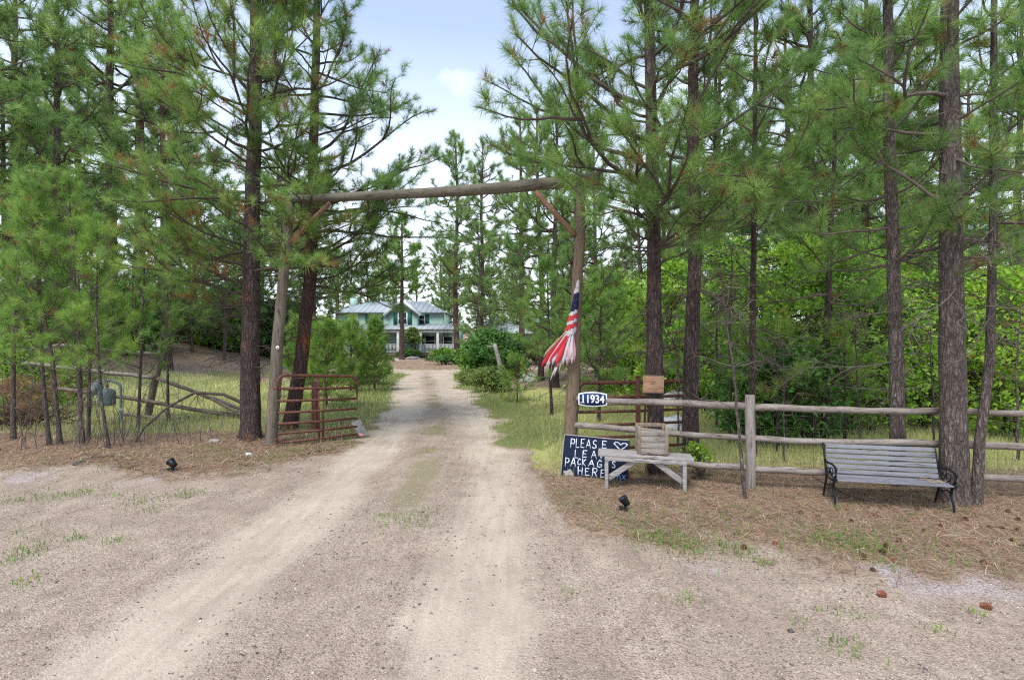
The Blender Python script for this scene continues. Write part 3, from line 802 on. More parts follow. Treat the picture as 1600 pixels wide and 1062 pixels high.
for px, D, h_, Rc, lab, sd_ in ((1215, 8.9, 2.0, .8, 'pale young pine behind the rails right of the square post', 51), (1320, 9.0, 1.9, .8, 'pale young pine behind the rails above the left end of the bench', 52),
        (1120, 11.0, 2.6, .9, 'young pine between crooked pine and square post', 53), (1010, 14.0, 3.2, 1.0, 'young pine seen left of the trunk with the nailed board', 54), (905, 17, 3.0, 1.1, 'young pine right behind the flag post at mid distance', 55)):
    near_pine(gpt(px, D), [(px, 500)], h_, seed=sd_, r0=.03, r1=.01, z_dead=.3, z_live=.8, Rc=Rc, dead=6, brown=.04, needle='needle_young', temps=TEMP_MID, tuft=.16, sides=8, step=.3,
              label=lab, name='young_pine', tipup=45, deadmat='twig_grey', tw=.6)
# thicket of young pines on the left
TH = 'young pines crowding the left edge of the photo'
sap = [(77, 9.3, [(66, 581), (62, 480), (50, 380)], 4.5, .038, 'lean stemmed young pine, leftmost full one of the left thicket', 31, 1.0),
       (94, 9.35, [(82, 562), (68, 487), (58, 400)], 5.0, .042, 'young pine with a left leaning grey stem beside the thicket edge', 32, .9),
       (128, 9.4, [(122, 524), (113, 400), (108, 330)], 5.0, .050, 'tallest straight young pine of the left thicket', 33, 1.0),
       (137, 9.8, [(141, 520), (143, 420)], 4.2, .036, 'young pine stem tucked close behind the straight one in the thicket', 34, .8),
       (171, 9.1, [(158, 626), (150, 494), (152, 400)], 4.0, .030, 'thin young pine nearest the utility meter', 35, .8),
       (20, 9.8, [(22, 500), (30, 400)], 4.9, .045, 'bright young pine at the very left edge of the photo', 36, 1.1),
       (215, 11.2, [(222, 520), (225, 420)], 4.4, .035, 'young pine with green boughs over the leaning fence post', 37, 1.3),
       (262, 12.0, [(262, 520), (262, 470)], 3.7, .035, 'young pine just right of the leaning fence post', 38, 1.3),
       (-60, 9.6, [(-60, 400)], 4.6, .045, 'young pine mostly cut off by the left edge of the photo', 39, 1.2)]
for px, D, tops, hgt_, r, lab, sd_, Rc in sap:
    near_pine(gpt(px, D), tops, hgt_, seed=sd_, r0=r, r1=.009, z_dead=.5, z_live=1.4 if D < 11 else 1.2, Rc=Rc, dead=9, brown=.04, needle='needle_young', tuft=.15, sides=10, step=.36, per=(2, 4),
              label=lab, group=TH, name='young_pine', tipup=50, elev=(5, 60), bark='bark_grey', deadmat='twig_grey', dead_len=(.2, .8), tw=.6, fill=.25, twig_step=.28, topshape=.6, temps=TEMP_NEAR if D < 11 else TEMP_MID)

# bushy young pines left of the drive behind the gate
for px, D, h_, Rc, lab, sd_, nm in ((510, 14.5, 2.4, .75, 'upright young pine just behind the open rusty gate', 41, 'needle_young'),
                               (548, 19.0, 1.65, 1.0, 'round yellow green young pine on the left edge of the drive', 42, 'needle_young'),
                               (585, 20.0, 1.25, .8, 'low sprawling pine closest to the drive edge on its left', 43, 'needle_young'),
                               (470, 16.5, 2.6, .9, 'young pine behind the leaning trunk left of the drive', 44, 'needle_young')):
    near_pine(gpt(px, D), [(px, 500)], h_, seed=sd_, r0=.035, r1=.01, z_dead=.2, z_live=.35, Rc=Rc, dead=6, brown=.05, needle=nm, temps=TEMP_MID, tuft=.19, sides=8, step=.2, per=(3, 5),
              label=lab, name='young_pine', tipup=55, twig_step=.16, deadmat='twig_grey')

# ------------------------------------------------------------------ background pines: five kinds, copied
def proto(seed, h_, r0, zl, Rc, temps, tuft, step, bark, needle, twig_step=.34, dead=10, per=(2, 4), topshape=.7):
    root = thing('pine_tree', (0, 0, 0), 'far pine', 'pine tree')
    rg = np.random.default_rng(seed)
    k = rg.normal(0, .12, 4)
    pine(root, [(0, 0, -.3), (k[0], k[1], h_ * .35), (k[0] + k[2], k[1] + k[3], h_ * .7), (k[2], k[1], h_)], r0, r0 * .2, zl * .35, zl, Rc, rg, temps=temps, tuft=tuft, step=step, twig_step=twig_step,
         bark=bark, needle=needle, sides=10, ring=.3, dead=dead, per=per, topshape=topshape, tw=1.6, brown=.03, elev=(-12, 35), dead_len=(.8, 2.4))
    return root
PR = [proto(101, 13, .16, 3.0, 2.3, TEMP_MID, .30, .60, 'bark', 'needle_far', .50, per=(2, 3), topshape=.5),
      proto(102, 16, .22, 5.4, 3.2, TEMP_MID, .36, .66, 'bark_red', 'needle_far', .56, per=(2, 3), topshape=.5),
      proto(103, 10, .11, 1.6, 2.0, TEMP_MID, .28, .50, 'bark_grey', 'needle_far', .44, per=(2, 3), topshape=.5),
      proto(104, 19, .26, 7.5, 3.6, TEMP_MID, .38, .74, 'bark_red', 'needle_far', .62, dead=14, per=(2, 3), topshape=.5),
      proto(105, 14, .18, 2.3, 3.2, TEMP_MID, .34, .62, 'bark', 'needle_far', .56, per=(2, 3), topshape=.5)]
for p in PR: p.location = (0, -60, 0)
used = [False] * 5
def far_pine(k, px, D, scale=1.0, label=None, group=None, sx=None):
    x = (px - 800) / FPX * D
    loc = (x, D, gz(x, D)); rz = rng.uniform(0, 2 * PI)
    if not used[k]:
        used[k] = True; o = PR[k]
        o.location = loc; o.rotation_euler = (0, 0, rz); o.scale = (scale,) * 3
        o['label'] = label
        if group: o['group'] = group
        return o
    return copy_tree(PR[k], loc, rz, scale, label, group)
WB = 'pines standing in the woods behind the entrance'
far_pine(3, 176, 27.0, 1.25, 'tall pine with a rusty orange lower trunk, left one of the pair above the thicket', WB)
far_pine(1, 208, 28.0, 1.5, 'tall pine, right one of the close pair above the left thicket', WB)
far_pine(1, -60, 19, 1.1, 'big pine whose boughs enter from the top left corner', WB)
far_pine(0, 66, 30, 1.2, 'slim dark pine behind the left thicket, near the left edge', WB)
far_pine(4, 5, 22, .95, 'spreading pine reaching in at the left edge above the thicket', WB)
far_pine(4, 305, 36, .9, 'dense pine in the woods seen left of the scarred trunk', WB)
far_pine(2, 350, 30, 1.0, 'small dark pine on the brown bank left of the gate', WB)
far_pine(0, 430, 34, 1.1, 'dark pine beyond the meadow, behind the left gate post', WB)
far_pine(0, 255, 31, 1.2, 'pine on the needle covered bank above the leaning fence post', WB)
far_pine(1, 120, 30, 1.1, 'pine on the bank behind the broken rail fence', WB)
far_pine(2, 488, 38, 1.1, 'pine standing left in front of the green house', WB)
near_pine(gpt(628, 47), [(628, 400)], 13.5, seed=501, r0=.24, r1=.05, z_dead=4, z_live=6.0, Rc=3.6, dead=4, brown=.05, needle='needle_young', temps=TEMP_FAR, tuft=.42, step=.7, twig_step=.5, tw=2, sides=10, ring=.4,
          label='yellow green pine standing right in front of the house gable', group=WB)
far_pine(1, 714, 41, 1.15, 'red trunked tall pine at the right end of the house porch', WB)
far_pine(4, 868, 21, .88, 'dark spreading pine right of the drive, behind the crossbeam', WB)
far_pine(0, 762, 60, 1.1, 'pine behind the drive between red trunk and dark oak', WB)
far_pine(3, 815, 34, .9, 'tall pine beyond the big oak bush right of the drive', WB)
far_pine(4, 935, 27, .95, 'broad pine in the woods between flag and nailed board tree', WB)
far_pine(0, 1125, 17, .95, 'dark slim pine between the crooked pine and the square fence post', WB)
far_pine(0, 1238, 14.5, .85, 'pine in the thicket left of the pine behind the bench', WB)
far_pine(4, 1345, 15, .8, 'wide pine in the thicket above the left end of the bench', WB)
far_pine(1, 1440, 17, .8, 'pine seen between the two bench trees', WB)
far_pine(4, 1590, 13, .75, 'pine filling the upper right corner behind the thin leaning trunk', WB)
far_pine(0, 1660, 11, .8, 'pine entering from the right edge above the fence', WB)
far_pine(2, 1010, 20, 1.0, 'short pine behind the trunk with the nailed board', WB)
far_pine(1, 1075, 33, 1.0, 'distant pine behind the crooked pine', WB)
for k_, px_, D_, s_, lab_ in ((4, 700, 66, 1.0, 'pine crown behind the right end of the house roof'), (0, 575, 70, 1.1, 'pine behind the left part of the house roof'), (2, 742, 33, .95, 'bushy pine right of the drive in front of the red trunked pine'),
        (2, 905, 15.5, .8, 'pine just beyond the right gate post'), (0, 1190, 22, 1.0, 'pine at the back of the oak thicket behind the square post'), (4, 1290, 24, 1.0, 'broad pine behind the oak thicket left of the bench'),
        (0, 1400, 27, 1.1, 'dark pine at the back behind the bench'), (4, 1500, 22, .95, 'broad pine at the back right behind the thickest trunk'), (0, 1030, 25, 1.0, 'dark pine between gateway post and crooked pine'),
        (4, 130, 38, .9, 'broad pine low behind the left thicket'), (2, 300, 30, .95, 'short pine between leaning post and scarred pine'), (4, 410, 40, .9, 'broad pine right behind the scarred pine'), (4, 846, 25, .95, 'spreading pine with boughs hanging over the drive, right of centre'), (0, 748, 37, 1.25, 'tall full pine just right of the red trunked pine'), (1, 690, 72, 1.0, 'tall crown beyond the house between gable and red trunk'), (4, 600, 76, 1.1, 'broad crown beyond the house left of the gable'), (4, 530, 72, 1.0, 'broad crown beyond the left end of the house'), (0, 650, 70, 1.1, 'crown right behind the house ridge'), (2, 560, 68, 1.3, 'bushy crown over the left roof slope of the house'), (4, 800, 72, 1.1, 'broad crown behind the outbuilding')):
    far_pine(k_, px_, D_, s_, lab_, WB)
for k_, px_, D_, s_, lab_ in ((4, 95, 20.5, 1.15, 'wide crowned pine whose boughs cross the upper left sky'), (1, 262, 25, 1.1, 'full pine between the left pair and the scarred pine'), (3, 20, 30, 1.2, 'tall pine high behind the thicket at the upper left'),
        (4, 1262, 13.0, .85, 'pine with light boughs high between square post and bench pine'), (3, 1350, 20, .85, 'tall pine behind the upper right canopy left of the bench pine'), (1, 1130, 24, 1.0, 'tall pine in the gap right of the crooked pine')):
    far_pine(k_, px_, D_, s_, lab_, WB)
FB = 'far pines closing the woods'
for i in range(62):
    left = i % 2 == 0
    D = rng.uniform(34, 95)
    px = rng.uniform(-120, 560) if left else rng.uniform(800, 1720)
    if i % 9 == 0: px = rng.uniform(480, 860); D = rng.uniform(74, 105)
    if D < 75 and 500 < px < 860: continue
    far_pine(int(rng.integers(0, 5)), px, D, rng.uniform(.75, 1.15),
             'one of many distant pines behind the house' if 480 <= px <= 860 else ('one of many distant pines filling the woods left of the house' if px < 480 else 'one of many distant pines filling the woods right of the drive'), FB)
for i in range(22):
    D = rng.uniform(46, 92); px = rng.uniform(735, 1080)
    if D < 66 and 755 < px < 840: D += 22
    far_pine(int(rng.choice([0, 2, 4])), px, D, rng.uniform(.7, 1.1), 'one of many distant pines filling the woods right of the drive', FB)
print('pines done')

# ------------------------------------------------------------------ leafy shrubs
def leafy(root, w, d, h, clumps, per, leaf=.055, mat='leaf', seed=0, stems=6, z0=.25, stemmat='twig', clump_r=.26, wood=True):
    rg = np.random.default_rng(seed)
    th = rg.uniform(0, 2 * PI, clumps); u = rg.random(clumps) ** .42; zz = rg.random(clumps)
    prof = np.sin(np.clip(.18 + zz * .82, 0, 1) * PI) ** .55
    lump = .75 + .5 * vnoise(th * 2 + seed, zz * 3, 1.2, 70)
    C = np.stack([np.cos(th) * w / 2 * u * prof * lump, np.sin(th) * d / 2 * u * prof * lump, z0 + (h - z0) * zz * (.85 + .15 * lump)], -1)
    n = clumps * per
    P = np.repeat(C, per, 0) + rg.normal(0, 1, (n, 3)) * np.array([1, 1, .7]) * clump_r * .55
    nrm = rg.normal(0, 1, (n, 3)) + np.array([0, 0, .9]); nrm /= np.linalg.norm(nrm, axis=1, keepdims=True)
    a = np.cross(nrm, rg.normal(0, 1, (n, 3))); a /= np.linalg.norm(a, axis=1, keepdims=True); b = np.cross(nrm, a)
    s = leaf * rg.uniform(.6, 1.3, (n, 1))
    V = np.stack([P - a * s, P + b * s * .5 - a * s * .1 + nrm * s * .12, P + a * s, P - b * s * .5 - a * s * .1 + nrm * s * .12], 1).reshape(-1, 3)
    i = (np.arange(n) * 4)[:, None]
    Ft = np.concatenate([i + [0, 3, 2], i + [0, 2, 1]], 0)
    ti = np.repeat(np.clip(np.repeat(rg.normal(.5, .16, clumps), per) + rg.normal(0, .14, n), .03, 1), 4)
    Acc().add(V, Ft, tint=ti).build('crown', M[mat], root)
    tb = Tubes()
    bases = [np.array([rg.normal(0, w * .10), rg.normal(0, d * .10), -.05]) for _ in range(stems)]
    tops = []
    for b0 in bases:
        t_ = np.array([b0[0] * 2.5 + rg.normal(0, w * .12), b0[1] * 2.5 + rg.normal(0, d * .12), h * rg.uniform(.55, .85)])
        pts = [b0 + (t_ - b0) * k / 5 + rg.normal(0, .05, 3) * (k > 0) * min(1, h / 2) for k in range(6)]
        tb.add(pts, np.linspace(.03, .008, 6) * max(.5, min(1.6, h / 2)), 6); tops.append(np.array(pts))
    for c_ in C[:min(clumps, 160)]:
        s_ = tops[rg.integers(0, stems)]; j = rg.integers(1, 6); p = s_[j]
        if c_[2] < p[2] - .5: p = s_[1]
        m = (p + c_) / 2 + rg.normal(0, .06, 3)
        tb.add([p, m, c_], [.010, .007, .003], 4)
    tb.into(Acc()).build('branches', M[stemmat], root, smooth=True)
def bush(px, D, w, d, h, clumps, per, lab, cat='shrub', name='oak_shrub', group=None, **k):
    x = (px - 800) / FPX * D
    r = thing(name, (x, D, gz(x, D)), lab, cat, group)
    leafy(r, w, d, h, clumps, per, **k); return r
OK = 'bright green oak shrubs behind the rail fence'
bush(1130, 13.5, 3.0, 2.4, 4.6, 170, 42, 'bright green oak shrub behind the square fence post', group=OK, seed=1, leaf=.07)
bush(1245, 11.2, 3.0, 2.4, 4.1, 220, 38, 'bright oak shrub between the square post and the bench', group=OK, seed=2)
bush(1335, 10.6, 2.8, 2.2, 4.0, 200, 38, 'bright oak shrub above the left half of the bench', group=OK, seed=3)
bush(1440, 11.0, 2.8, 2.2, 3.9, 200, 38, 'bright oak shrub seen between the two bench trees', group=OK, seed=4)
bush(1560, 10.2, 3.0, 2.4, 3.3, 190, 38, 'bright oak shrub right of the thin leaning trunk', group=OK, seed=5)
bush(1680, 10.6, 3.0, 2.4, 3.2, 150, 38, 'bright oak shrub cut off by the right edge of the photo', group=OK, seed=6)
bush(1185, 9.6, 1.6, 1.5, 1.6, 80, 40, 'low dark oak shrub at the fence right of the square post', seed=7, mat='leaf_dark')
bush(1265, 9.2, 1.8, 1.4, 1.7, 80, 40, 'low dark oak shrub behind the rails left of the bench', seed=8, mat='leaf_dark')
bush(1390, 14.0, 4.0, 3, 5.2, 170, 40, 'tall oak shrub deep in the thicket above the bench', group=OK, seed=9, leaf=.08)
bush(960, 18.5, 3.6, 3, 4.4, 170, 40, 'bright oak shrub in the woods right of the flag', group=OK, seed=10, leaf=.085)
bush(1050, 16.0, 3.2, 2.6, 4.4, 150, 40, 'oak shrub seen between the nailed board tree and crooked pine', group=OK, seed=11, leaf=.08)
bush(1530, 15, 4.4, 3, 3.6, 150, 40, 'oak shrub at the back of the meadow on the right', group=OK, seed=12, leaf=.085)
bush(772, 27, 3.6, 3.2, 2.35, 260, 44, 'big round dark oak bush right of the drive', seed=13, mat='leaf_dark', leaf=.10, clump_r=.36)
bush(742, 27.5, 1.8, 2.0, 1.9, 90, 44, 'bright green oak clump on the left side of the big dark bush', seed=14, mat='leaf', leaf=.10, clump_r=.3)
bush(765, 19.5, 1.5, 1.3, .8, 80, 40, 'low pale sage bush on the right verge of the drive', seed=15, mat='leaf_pale', leaf=.06)
bush(735, 23, 1.2, 1.1, .55, 50, 36, 'small brownish bush beside the right edge of the drive', seed=16, mat='leaf_pale', leaf=.06)
bush(572, 22.5, 2.0, 1.9, 1.5, 150, 40, 'pale yellow green bush beside the left edge of the drive', seed=17, mat='leaf_pale', leaf=.07)
bush(455, 37, 2.6, 2.4, 2.2, 120, 36, 'bright green oak shrub beyond the meadow, left of the house', seed=18, leaf=.12, clump_r=.35)
bush(345, 34, 4.6, 3, 2.8, 190, 40, 'green oak shrub on the bank left of the scarred pine', seed=19, leaf=.13, clump_r=.35)
bush(235, 33, 4.2, 3, 2.6, 170, 40, 'oak shrub on top of the bank above the leaning post', seed=20, leaf=.13, clump_r=.35)
bush(120, 33, 4.4, 3, 3.0, 170, 40, 'oak shrub behind the young pine thicket', seed=21, leaf=.13, clump_r=.35)
bush(10, 31, 4.4, 3, 3.0, 150, 40, 'oak shrub at the left edge behind the thicket', seed=22, leaf=.13, clump_r=.35)
bush(640, 52, 2.6, 1.2, .8, 60, 30, 'low dark shrub in front of the porch steps', seed=23, mat='leaf_dark', leaf=.12)
bush(692, 51, 2.6, 1.6, 1.0, 60, 30, 'bright low shrub in front of the porch railing', seed=24, leaf=.12)
bush(712, 40.2, 4.0, 1.8, .6, 80, 30, 'dark ground hugging shrub at the foot of the red trunked pine', seed=25, mat='leaf_dark', leaf=.12)
bush(645, 53.6, 1.8, 1.2, 3.0, 60, 30, 'pale green small tree in front of the porch entry', cat='tree', name='small_tree', seed=26, mat='leaf_pale', leaf=.12, z0=1.6)
bush(1090, 7.0, .35, .3, .45, 20, 20, 'small green seedling at the foot of the crooked pine', name='seedling', seed=27, leaf=.03, stems=2, clump_r=.1)
for i in range(26):     # understorey filling the woods at eye height
    px = rng.uniform(-80, 470) if i % 2 else rng.uniform(850, 1700); D = rng.uniform(27, 55)
    x = (px - 800) / FPX * D
    lab = 'one of the distant green shrubs in the woods ' + ('left of the house' if i % 2 else 'right of the drive')
    if i < 4:
        r = bush(px, D, 5.5, 4, rng.uniform(3.0, 4.2), 130, 34, lab, seed=60 + i, mat=('leaf', 'leaf_dark', 'leaf_pale', 'leaf_dark')[i], leaf=.17, clump_r=.5, group='distant shrubs of the understorey')
        if i == 0: FS = []
        FS.append(r)
    else:
        copy_tree(FS[i % 4], (x, D, gz(x, D)), rng.uniform(0, 6), rng.uniform(.8, 1.2), lab)

bush(25, 12.6, 2.2, 1.6, 1.9, 110, 34, 'leafy shrub behind the brown brush pile at the far left', seed=28, leaf=.05, mat='leaf')
bush(105, 14.5, 1.8, 1.2, 1.3, 60, 30, 'low green shrub right behind the broken fence', seed=29, leaf=.055, mat='leaf_pale')
rg = np.random.default_rng(88)
r = thing('brush_pile', gpt(22, 11.2), 'brown pile of dead brush and hanging dry boughs at the far left edge', 'brush pile'); tb = Tubes()
for i in range(150):
    p = np.array([rg.normal(0, .5), rg.normal(0, .3), abs(rg.normal(0, .15))]); v = unit(np.array([rg.normal(0, .8), rg.normal(0, .5), abs(rg.normal(.5, .5))])) * rg.uniform(.3, 1.1)
    pts = [p + v * f + rg.normal(0, .03, 3) for f in (0, .25, .5, .75, 1)]; q = rg.uniform(.004, .014); tb.add(pts, [q, q * .9, q * .7, q * .5, q * .3], 5)
    w_ = unit(v + rg.normal(0, .4, 3)) * .3; tb.add([pts[2], pts[2] + w_ * .5, pts[2] + w_], [q * .5, q * .4, q * .2], 4)
tb.into(Acc()).build('boughs', M['twig'], r, smooth=True)
tf = ([], [], [], [])
for i in range(160):
    tf[0].append(np.array([rg.normal(0, .5), rg.normal(0, .3), rg.uniform(.2, 1.1)])); tf[1].append(rg.normal(0, 1, 3) + [0, 0, -.6]); tf[2].append(rg.uniform(.12, .2)); tf[3].append(rg.uniform(.1, .5))
V, Ft, ti = place_tufts(*tf, TEMP_NEAR, rg); Acc().add(V, Ft, tint=ti).build('dry_needles', M['litter'], r)
# ------------------------------------------------------------------ dead shoots in front of the broken fence and dead saplings on the right
def shoots(name, base, h_, n, lab, cat, seed, spread=.25, r=.008, mat='twig', group=None):
    rg = np.random.default_rng(seed)
    root = thing(name, base, lab, cat, group); tb = Tubes()
    for k in range(n):
        b = np.array([rg.normal(0, spread * .5), rg.normal(0, spread * .5), -.04]); hh = h_ * rg.uniform(.55, 1.05)
        dx, dy = rg.normal(0, .2, 2)
        pts = [b + np.array([dx * hh * f, dy * hh * f, hh * f]) + rg.normal(0, .025, 3) * (f > 0) for f in np.linspace(0, 1, 6)]
        tb.add(pts, np.linspace(r, r * .35, 6), 5)
        for j in range(rg.integers(2, 6)):
            p = pts[rg.integers(2, 6)]; v = np.array([rg.normal(0, 1), rg.normal(0, 1), rg.uniform(.3, 1.3)]); v = unit(v) * rg.uniform(.1, .35)
            tb.add([p, p + v * .5 + rg.normal(0, .01, 3), p + v], [r * .5, r * .4, r * .25], 3)
    o = tb.into(Acc()).build('stems', M[mat], root, smooth=True)
    return root
DS = 'bare dead shoots in front of the broken fence'
for i, (px, D, h_, n, lab) in enumerate([(38, 9.0, 1.3, 6, 'tangle of bare twigs at the far left in front of the thicket'), (107, 8.9, 1.6, 3, 'curved bare stems at the foot of the left thicket'),
        (152, 9.2, 1.7, 4, 'bare shoots in front of the utility meter'), (186, 9.3, 1.9, 5, 'cluster of tall bare shoots right of the utility meter'), (202, 9.5, 1.6, 3, 'bare shoots between the meter and the leaning post'),
        (232, 9.0, 1.2, 2, 'short bare shoot in front of the leaning post foot'), (262, 9.4, 1.4, 2, 'bare twig just right of the leaning fence post'), (290, 9.2, 1.2, 3, 'bare twigs midway between leaning post and scarred pine'),
        (325, 9.6, 1.2, 3, 'bare twigs closest to the scarred pine')]):
    shoots('dead_shoots', gpt(px, D), h_, n, lab, 'dead shoots', 200 + i, group=DS, r=.008, mat='twig_grey')
# dead curved branch fallen from the scarred pine
r = thing('fallen_branch', gpt(235, 9.6), 'long dark dead branch arching from the scarred pine down to the litter', 'branch')
tb = Tubes()
mp = [at(385, 632, 9.7), at(350, 616, 9.6), at(305, 613, 9.5), at(262, 636, 9.4), at(225, 668, 9.3), at(213, 690, 9.3)]
P = np.array([list(p - r.location) for p in mp]); tb.add(P, np.linspace(.035, .012, 6), 7)
for i in range(14):
    k = rng.integers(1, 5); p = P[k] + (P[k + 1] - P[k]) * rng.random(); v = np.array([rng.normal(0, .5), rng.normal(0, .3), -rng.uniform(.4, 1)]); v = unit(v) * rng.uniform(.15, .45)
    tb.add([p, p + v * .5, p + v + rng.normal(0, .03, 3)], [.008, .006, .003], 4)
tb.into(Acc()).build('bough', M['twig'], r, smooth=True)
def ground_stick(pts_px, rad, lab, name='fallen_branch', mat='twig_grey', twigs=4, seed=1):
    rg = np.random.default_rng(seed)
    Pw = [gp(a_, b_, rad * .8) for a_, b_ in pts_px]
    r = thing(name, Pw[0], lab, 'branch'); P = np.array([list(p - Pw[0]) for p in Pw]); tb = Tubes()
    tb.add(P, np.linspace(rad, rad * .5, len(P)), 6)
    for i in range(twigs):
        k = rg.integers(0, len(P) - 1); p = P[k]; v = unit(np.array([rg.normal(), rg.normal(), abs(rg.normal(0, .4))])) * rg.uniform(.12, .4); tb.add([p, p + v * .5, p + v], [rad * .4, rad * .3, rad * .2], 4)
    tb.into(Acc()).build('stick', M[mat], r, smooth=True)
ground_stick([(115, 727), (140, 716), (182, 712)], .018, 'pale fallen stick lying in front of the left thicket', seed=2)
ground_stick([(178, 714), (190, 730), (225, 737)], .012, 'curved thin twig on the litter left of the black spotlight', seed=3, mat='twig')
ground_stick([(1270, 745), (1320, 772), (1352, 783)], .012, 'thin dark stick under the park bench', seed=4, mat='twig')
ground_stick([(1120, 800), (1180, 812), (1230, 806)], .008, 'thin stick on the needles left of the park bench', seed=5)
ground_stick([(470, 712), (500, 705), (530, 702)], .014, 'dark stick lying along the foot of the left gate', seed=6, mat='twig')
def dead_sapling(base, tops, r0, lab, seed, h_extra=0, n=16, ln=(.2, .7)):
    rg = np.random.default_rng(seed)
    root = thing('dead_sapling', base, lab, 'dead tree', 'dead grey saplings near the rail fence'); tb = Tubes(); tb2 = Tubes()
    P = [np.array([0, 0, -.05])]
    for (px, py) in tops: w = at(px, py, base.y); P.append(np.array([w.x - base.x, rg.normal(0, .04), w.z - base.z]))
    P = np.array(P); zs = np.linspace(0, len(P) - 1, 12); P2 = np.stack([np.interp(zs, np.arange(len(P)), P[:, k]) for k in range(3)], -1) + rg.normal(0, .008, (12, 3))
    tb.add(P2, np.linspace(r0, r0 * .3, 12), 8)
    for i in range(n):
        p = P2[rg.integers(4, 12)]; az = rg.uniform(0, 2 * PI); L = rg.uniform(*ln); v = np.array([math.cos(az), math.sin(az), rg.normal(.25, .3)]) * L
        pts = [p, p + v * .33 + rg.normal(0, .03, 3), p + v * .66 + rg.normal(0, .04, 3), p + v + [0, 0, -.05]]
        tb2.add(pts, [.007, .006, .004, .002], 4)
        for j in range(4):
            q = pts[rg.integers(1, 4)]; u_ = unit(rg.normal(0, 1, 3)) * rg.uniform(.08, .3); tb2.add([q, q + u_ * .5 + rg.normal(0, .01, 3), q + u_], [.004, .003, .002], 3)
    tb.into(Acc()).build('trunk', M['bark_grey'], root, smooth=True); tb2.into(Acc()).build('branches', M['twig_grey'], root)
dead_sapling(gpt(1165, 6.25), [(1155, 680), (1146, 590), (1133, 500), (1128, 440)], .024, 'thin crooked dead sapling leaning against the rails left of the square post', 300)
dead_sapling(gpt(1142, 9.5), [(1140, 500), (1143, 380)], .03, 'dead bare sapling standing between crooked pine and square post', 301, n=18, ln=(.3, 1.0))
dead_sapling(gpt(1345, 8.2), [(1340, 600), (1335, 480)], .02, 'dead bare sapling behind the left end of the bench', 302, n=14, ln=(.3, .9))
dead_sapling(gpt(1590, 8.0), [(1585, 600), (1592, 480)], .022, 'dead bare sapling behind the fence at the right edge', 303, n=16, ln=(.3, .9))
dead_sapling(gpt(1060, 9.0), [(1058, 600), (1062, 500)], .02, 'small bare sapling between the two pines behind the table', 304, n=20, ln=(.3, .8))
dead_sapling(gpt(1225, 8.0), [(1228, 620), (1222, 520)], .016, 'dead bare sapling among the low oaks right of the square post', 305, n=14, ln=(.3, .8))
dead_sapling(gpt(1460, 7.8), [(1455, 620), (1450, 520)], .018, 'dead bare sapling behind the rails between the two bench trees', 306, n=14, ln=(.3, .8))

# ------------------------------------------------------------------ entrance arch
M['log'] = mat_wood('weathered_log', (.105, .085, .065), (.27, .23, .18), along=(1, 1, .12), scale=1.4)
M['log_post'] = mat_wood('brown_log', (.13, .09, .06), (.27, .20, .14), along=(1, 1, .12), scale=1.4)
M['beam'] = mat_wood('beam_log', (.085, .075, .055), (.22, .20, .15), along=(.12, .12, 1), scale=1.4)
M['brace'] = mat_wood('red_brown_wood', (.15, .07, .045), (.30, .17, .115), along=(.5, .5, .5))
M['rail'] = mat_wood('grey_rail', (.17, .14, .12), (.40, .35, .31), along=(.10, .6, 1), scale=1.3)
M['rail_dark'] = mat_wood('dark_rail', (.12, .09, .07), (.30, .24, .19), along=(.12, .5, 1), scale=1.3)
M['grey_board'] = mat_wood('grey_board', (.26, .235, .22), (.50, .47, .45), along=(.10, 1, 1), scale=1.5)
M['post'] = mat_wood('grey_post', (.19, .165, .15), (.44, .39, .35), along=(1, 1, .10), scale=1.4)
def lump(seed, amp):
    def f(V):
        return np.stack([(vnoise(V[:, 2] * 1.3 + V[:, 0], V[:, 1] * 3, 2.2, seed) - .5), (vnoise(V[:, 0] * 2, V[:, 2] * 1.5, 2.2, seed + 1) - .5), (vnoise(V[:, 0] * 2.2, V[:, 1] * 2.2, 2.0, seed + 2) - .5)], -1) * amp
    return f
def path(pts, n):
    P = np.array([list(p) for p in pts]); s = np.concatenate([[0], np.cumsum(np.linalg.norm(np.diff(P, axis=0), axis=1))])
    u = np.linspace(0, s[-1], n); return np.stack([np.interp(u, s, P[:, k]) for k in range(3)], -1)
LB = gpt(422, 9.45); LT = at(454, 313, 9.45)
RB = gpt(888, 7.55); RT = at(909, 292, 7.5)
arch = thing('entrance_arch', LB, 'tall rustic log gateway with a crossbeam spanning the dirt drive', 'gateway')
lo = lambda *p: [q - LB for q in p]
a = Acc(); P = path(lo(LB - Vector((0, 0, .25)), (LB + LT) / 2 + Vector((-.02, 0, 0)), LT), 26); a.tube(P, np.linspace(.118, .082, 26), 14, jitter=lump(5, .02)); a.build('post', M['log'], arch, smooth=True)
a = Acc(); P = path(lo(RB - Vector((0, 0, .25)), at(902, 450, 7.52), RT), 26); a.tube(P, np.linspace(.112, .066, 26), 14, jitter=lump(8, .02)); a.build('post', M['log_post'], arch, smooth=True)
a = Acc(); P = path(lo(at(438, 312, 9.5), at(540, 308, 9.1), at(640, 303, 8.7), at(740, 297, 8.2), at(830, 289, 7.85), at(935, 278, 7.35)), 34)
a.tube(P, np.linspace(.072, .094, 34), 14, jitter=lump(11, .02)); a.build('crossbeam', M['beam'], arch, smooth=True)
a = Acc(); a.tube(path(lo(at(453, 380, 9.36), at(516, 316, 9.15)), 8), .043, 10, jitter=lump(14, .012)); a.build('brace', M['brace'], arch, smooth=True)
a = Acc(); a.tube(path(lo(at(899, 368, 7.48), at(838, 300, 7.68)), 8), .040, 10, jitter=lump(17, .012)); a.build('brace', M['brace'], arch, smooth=True)
M['white'] = mat_plain('white_plastic', (.75, .75, .72), .5)
M['black'] = mat_plain('black_plastic', (.010, .011, .013), .35)
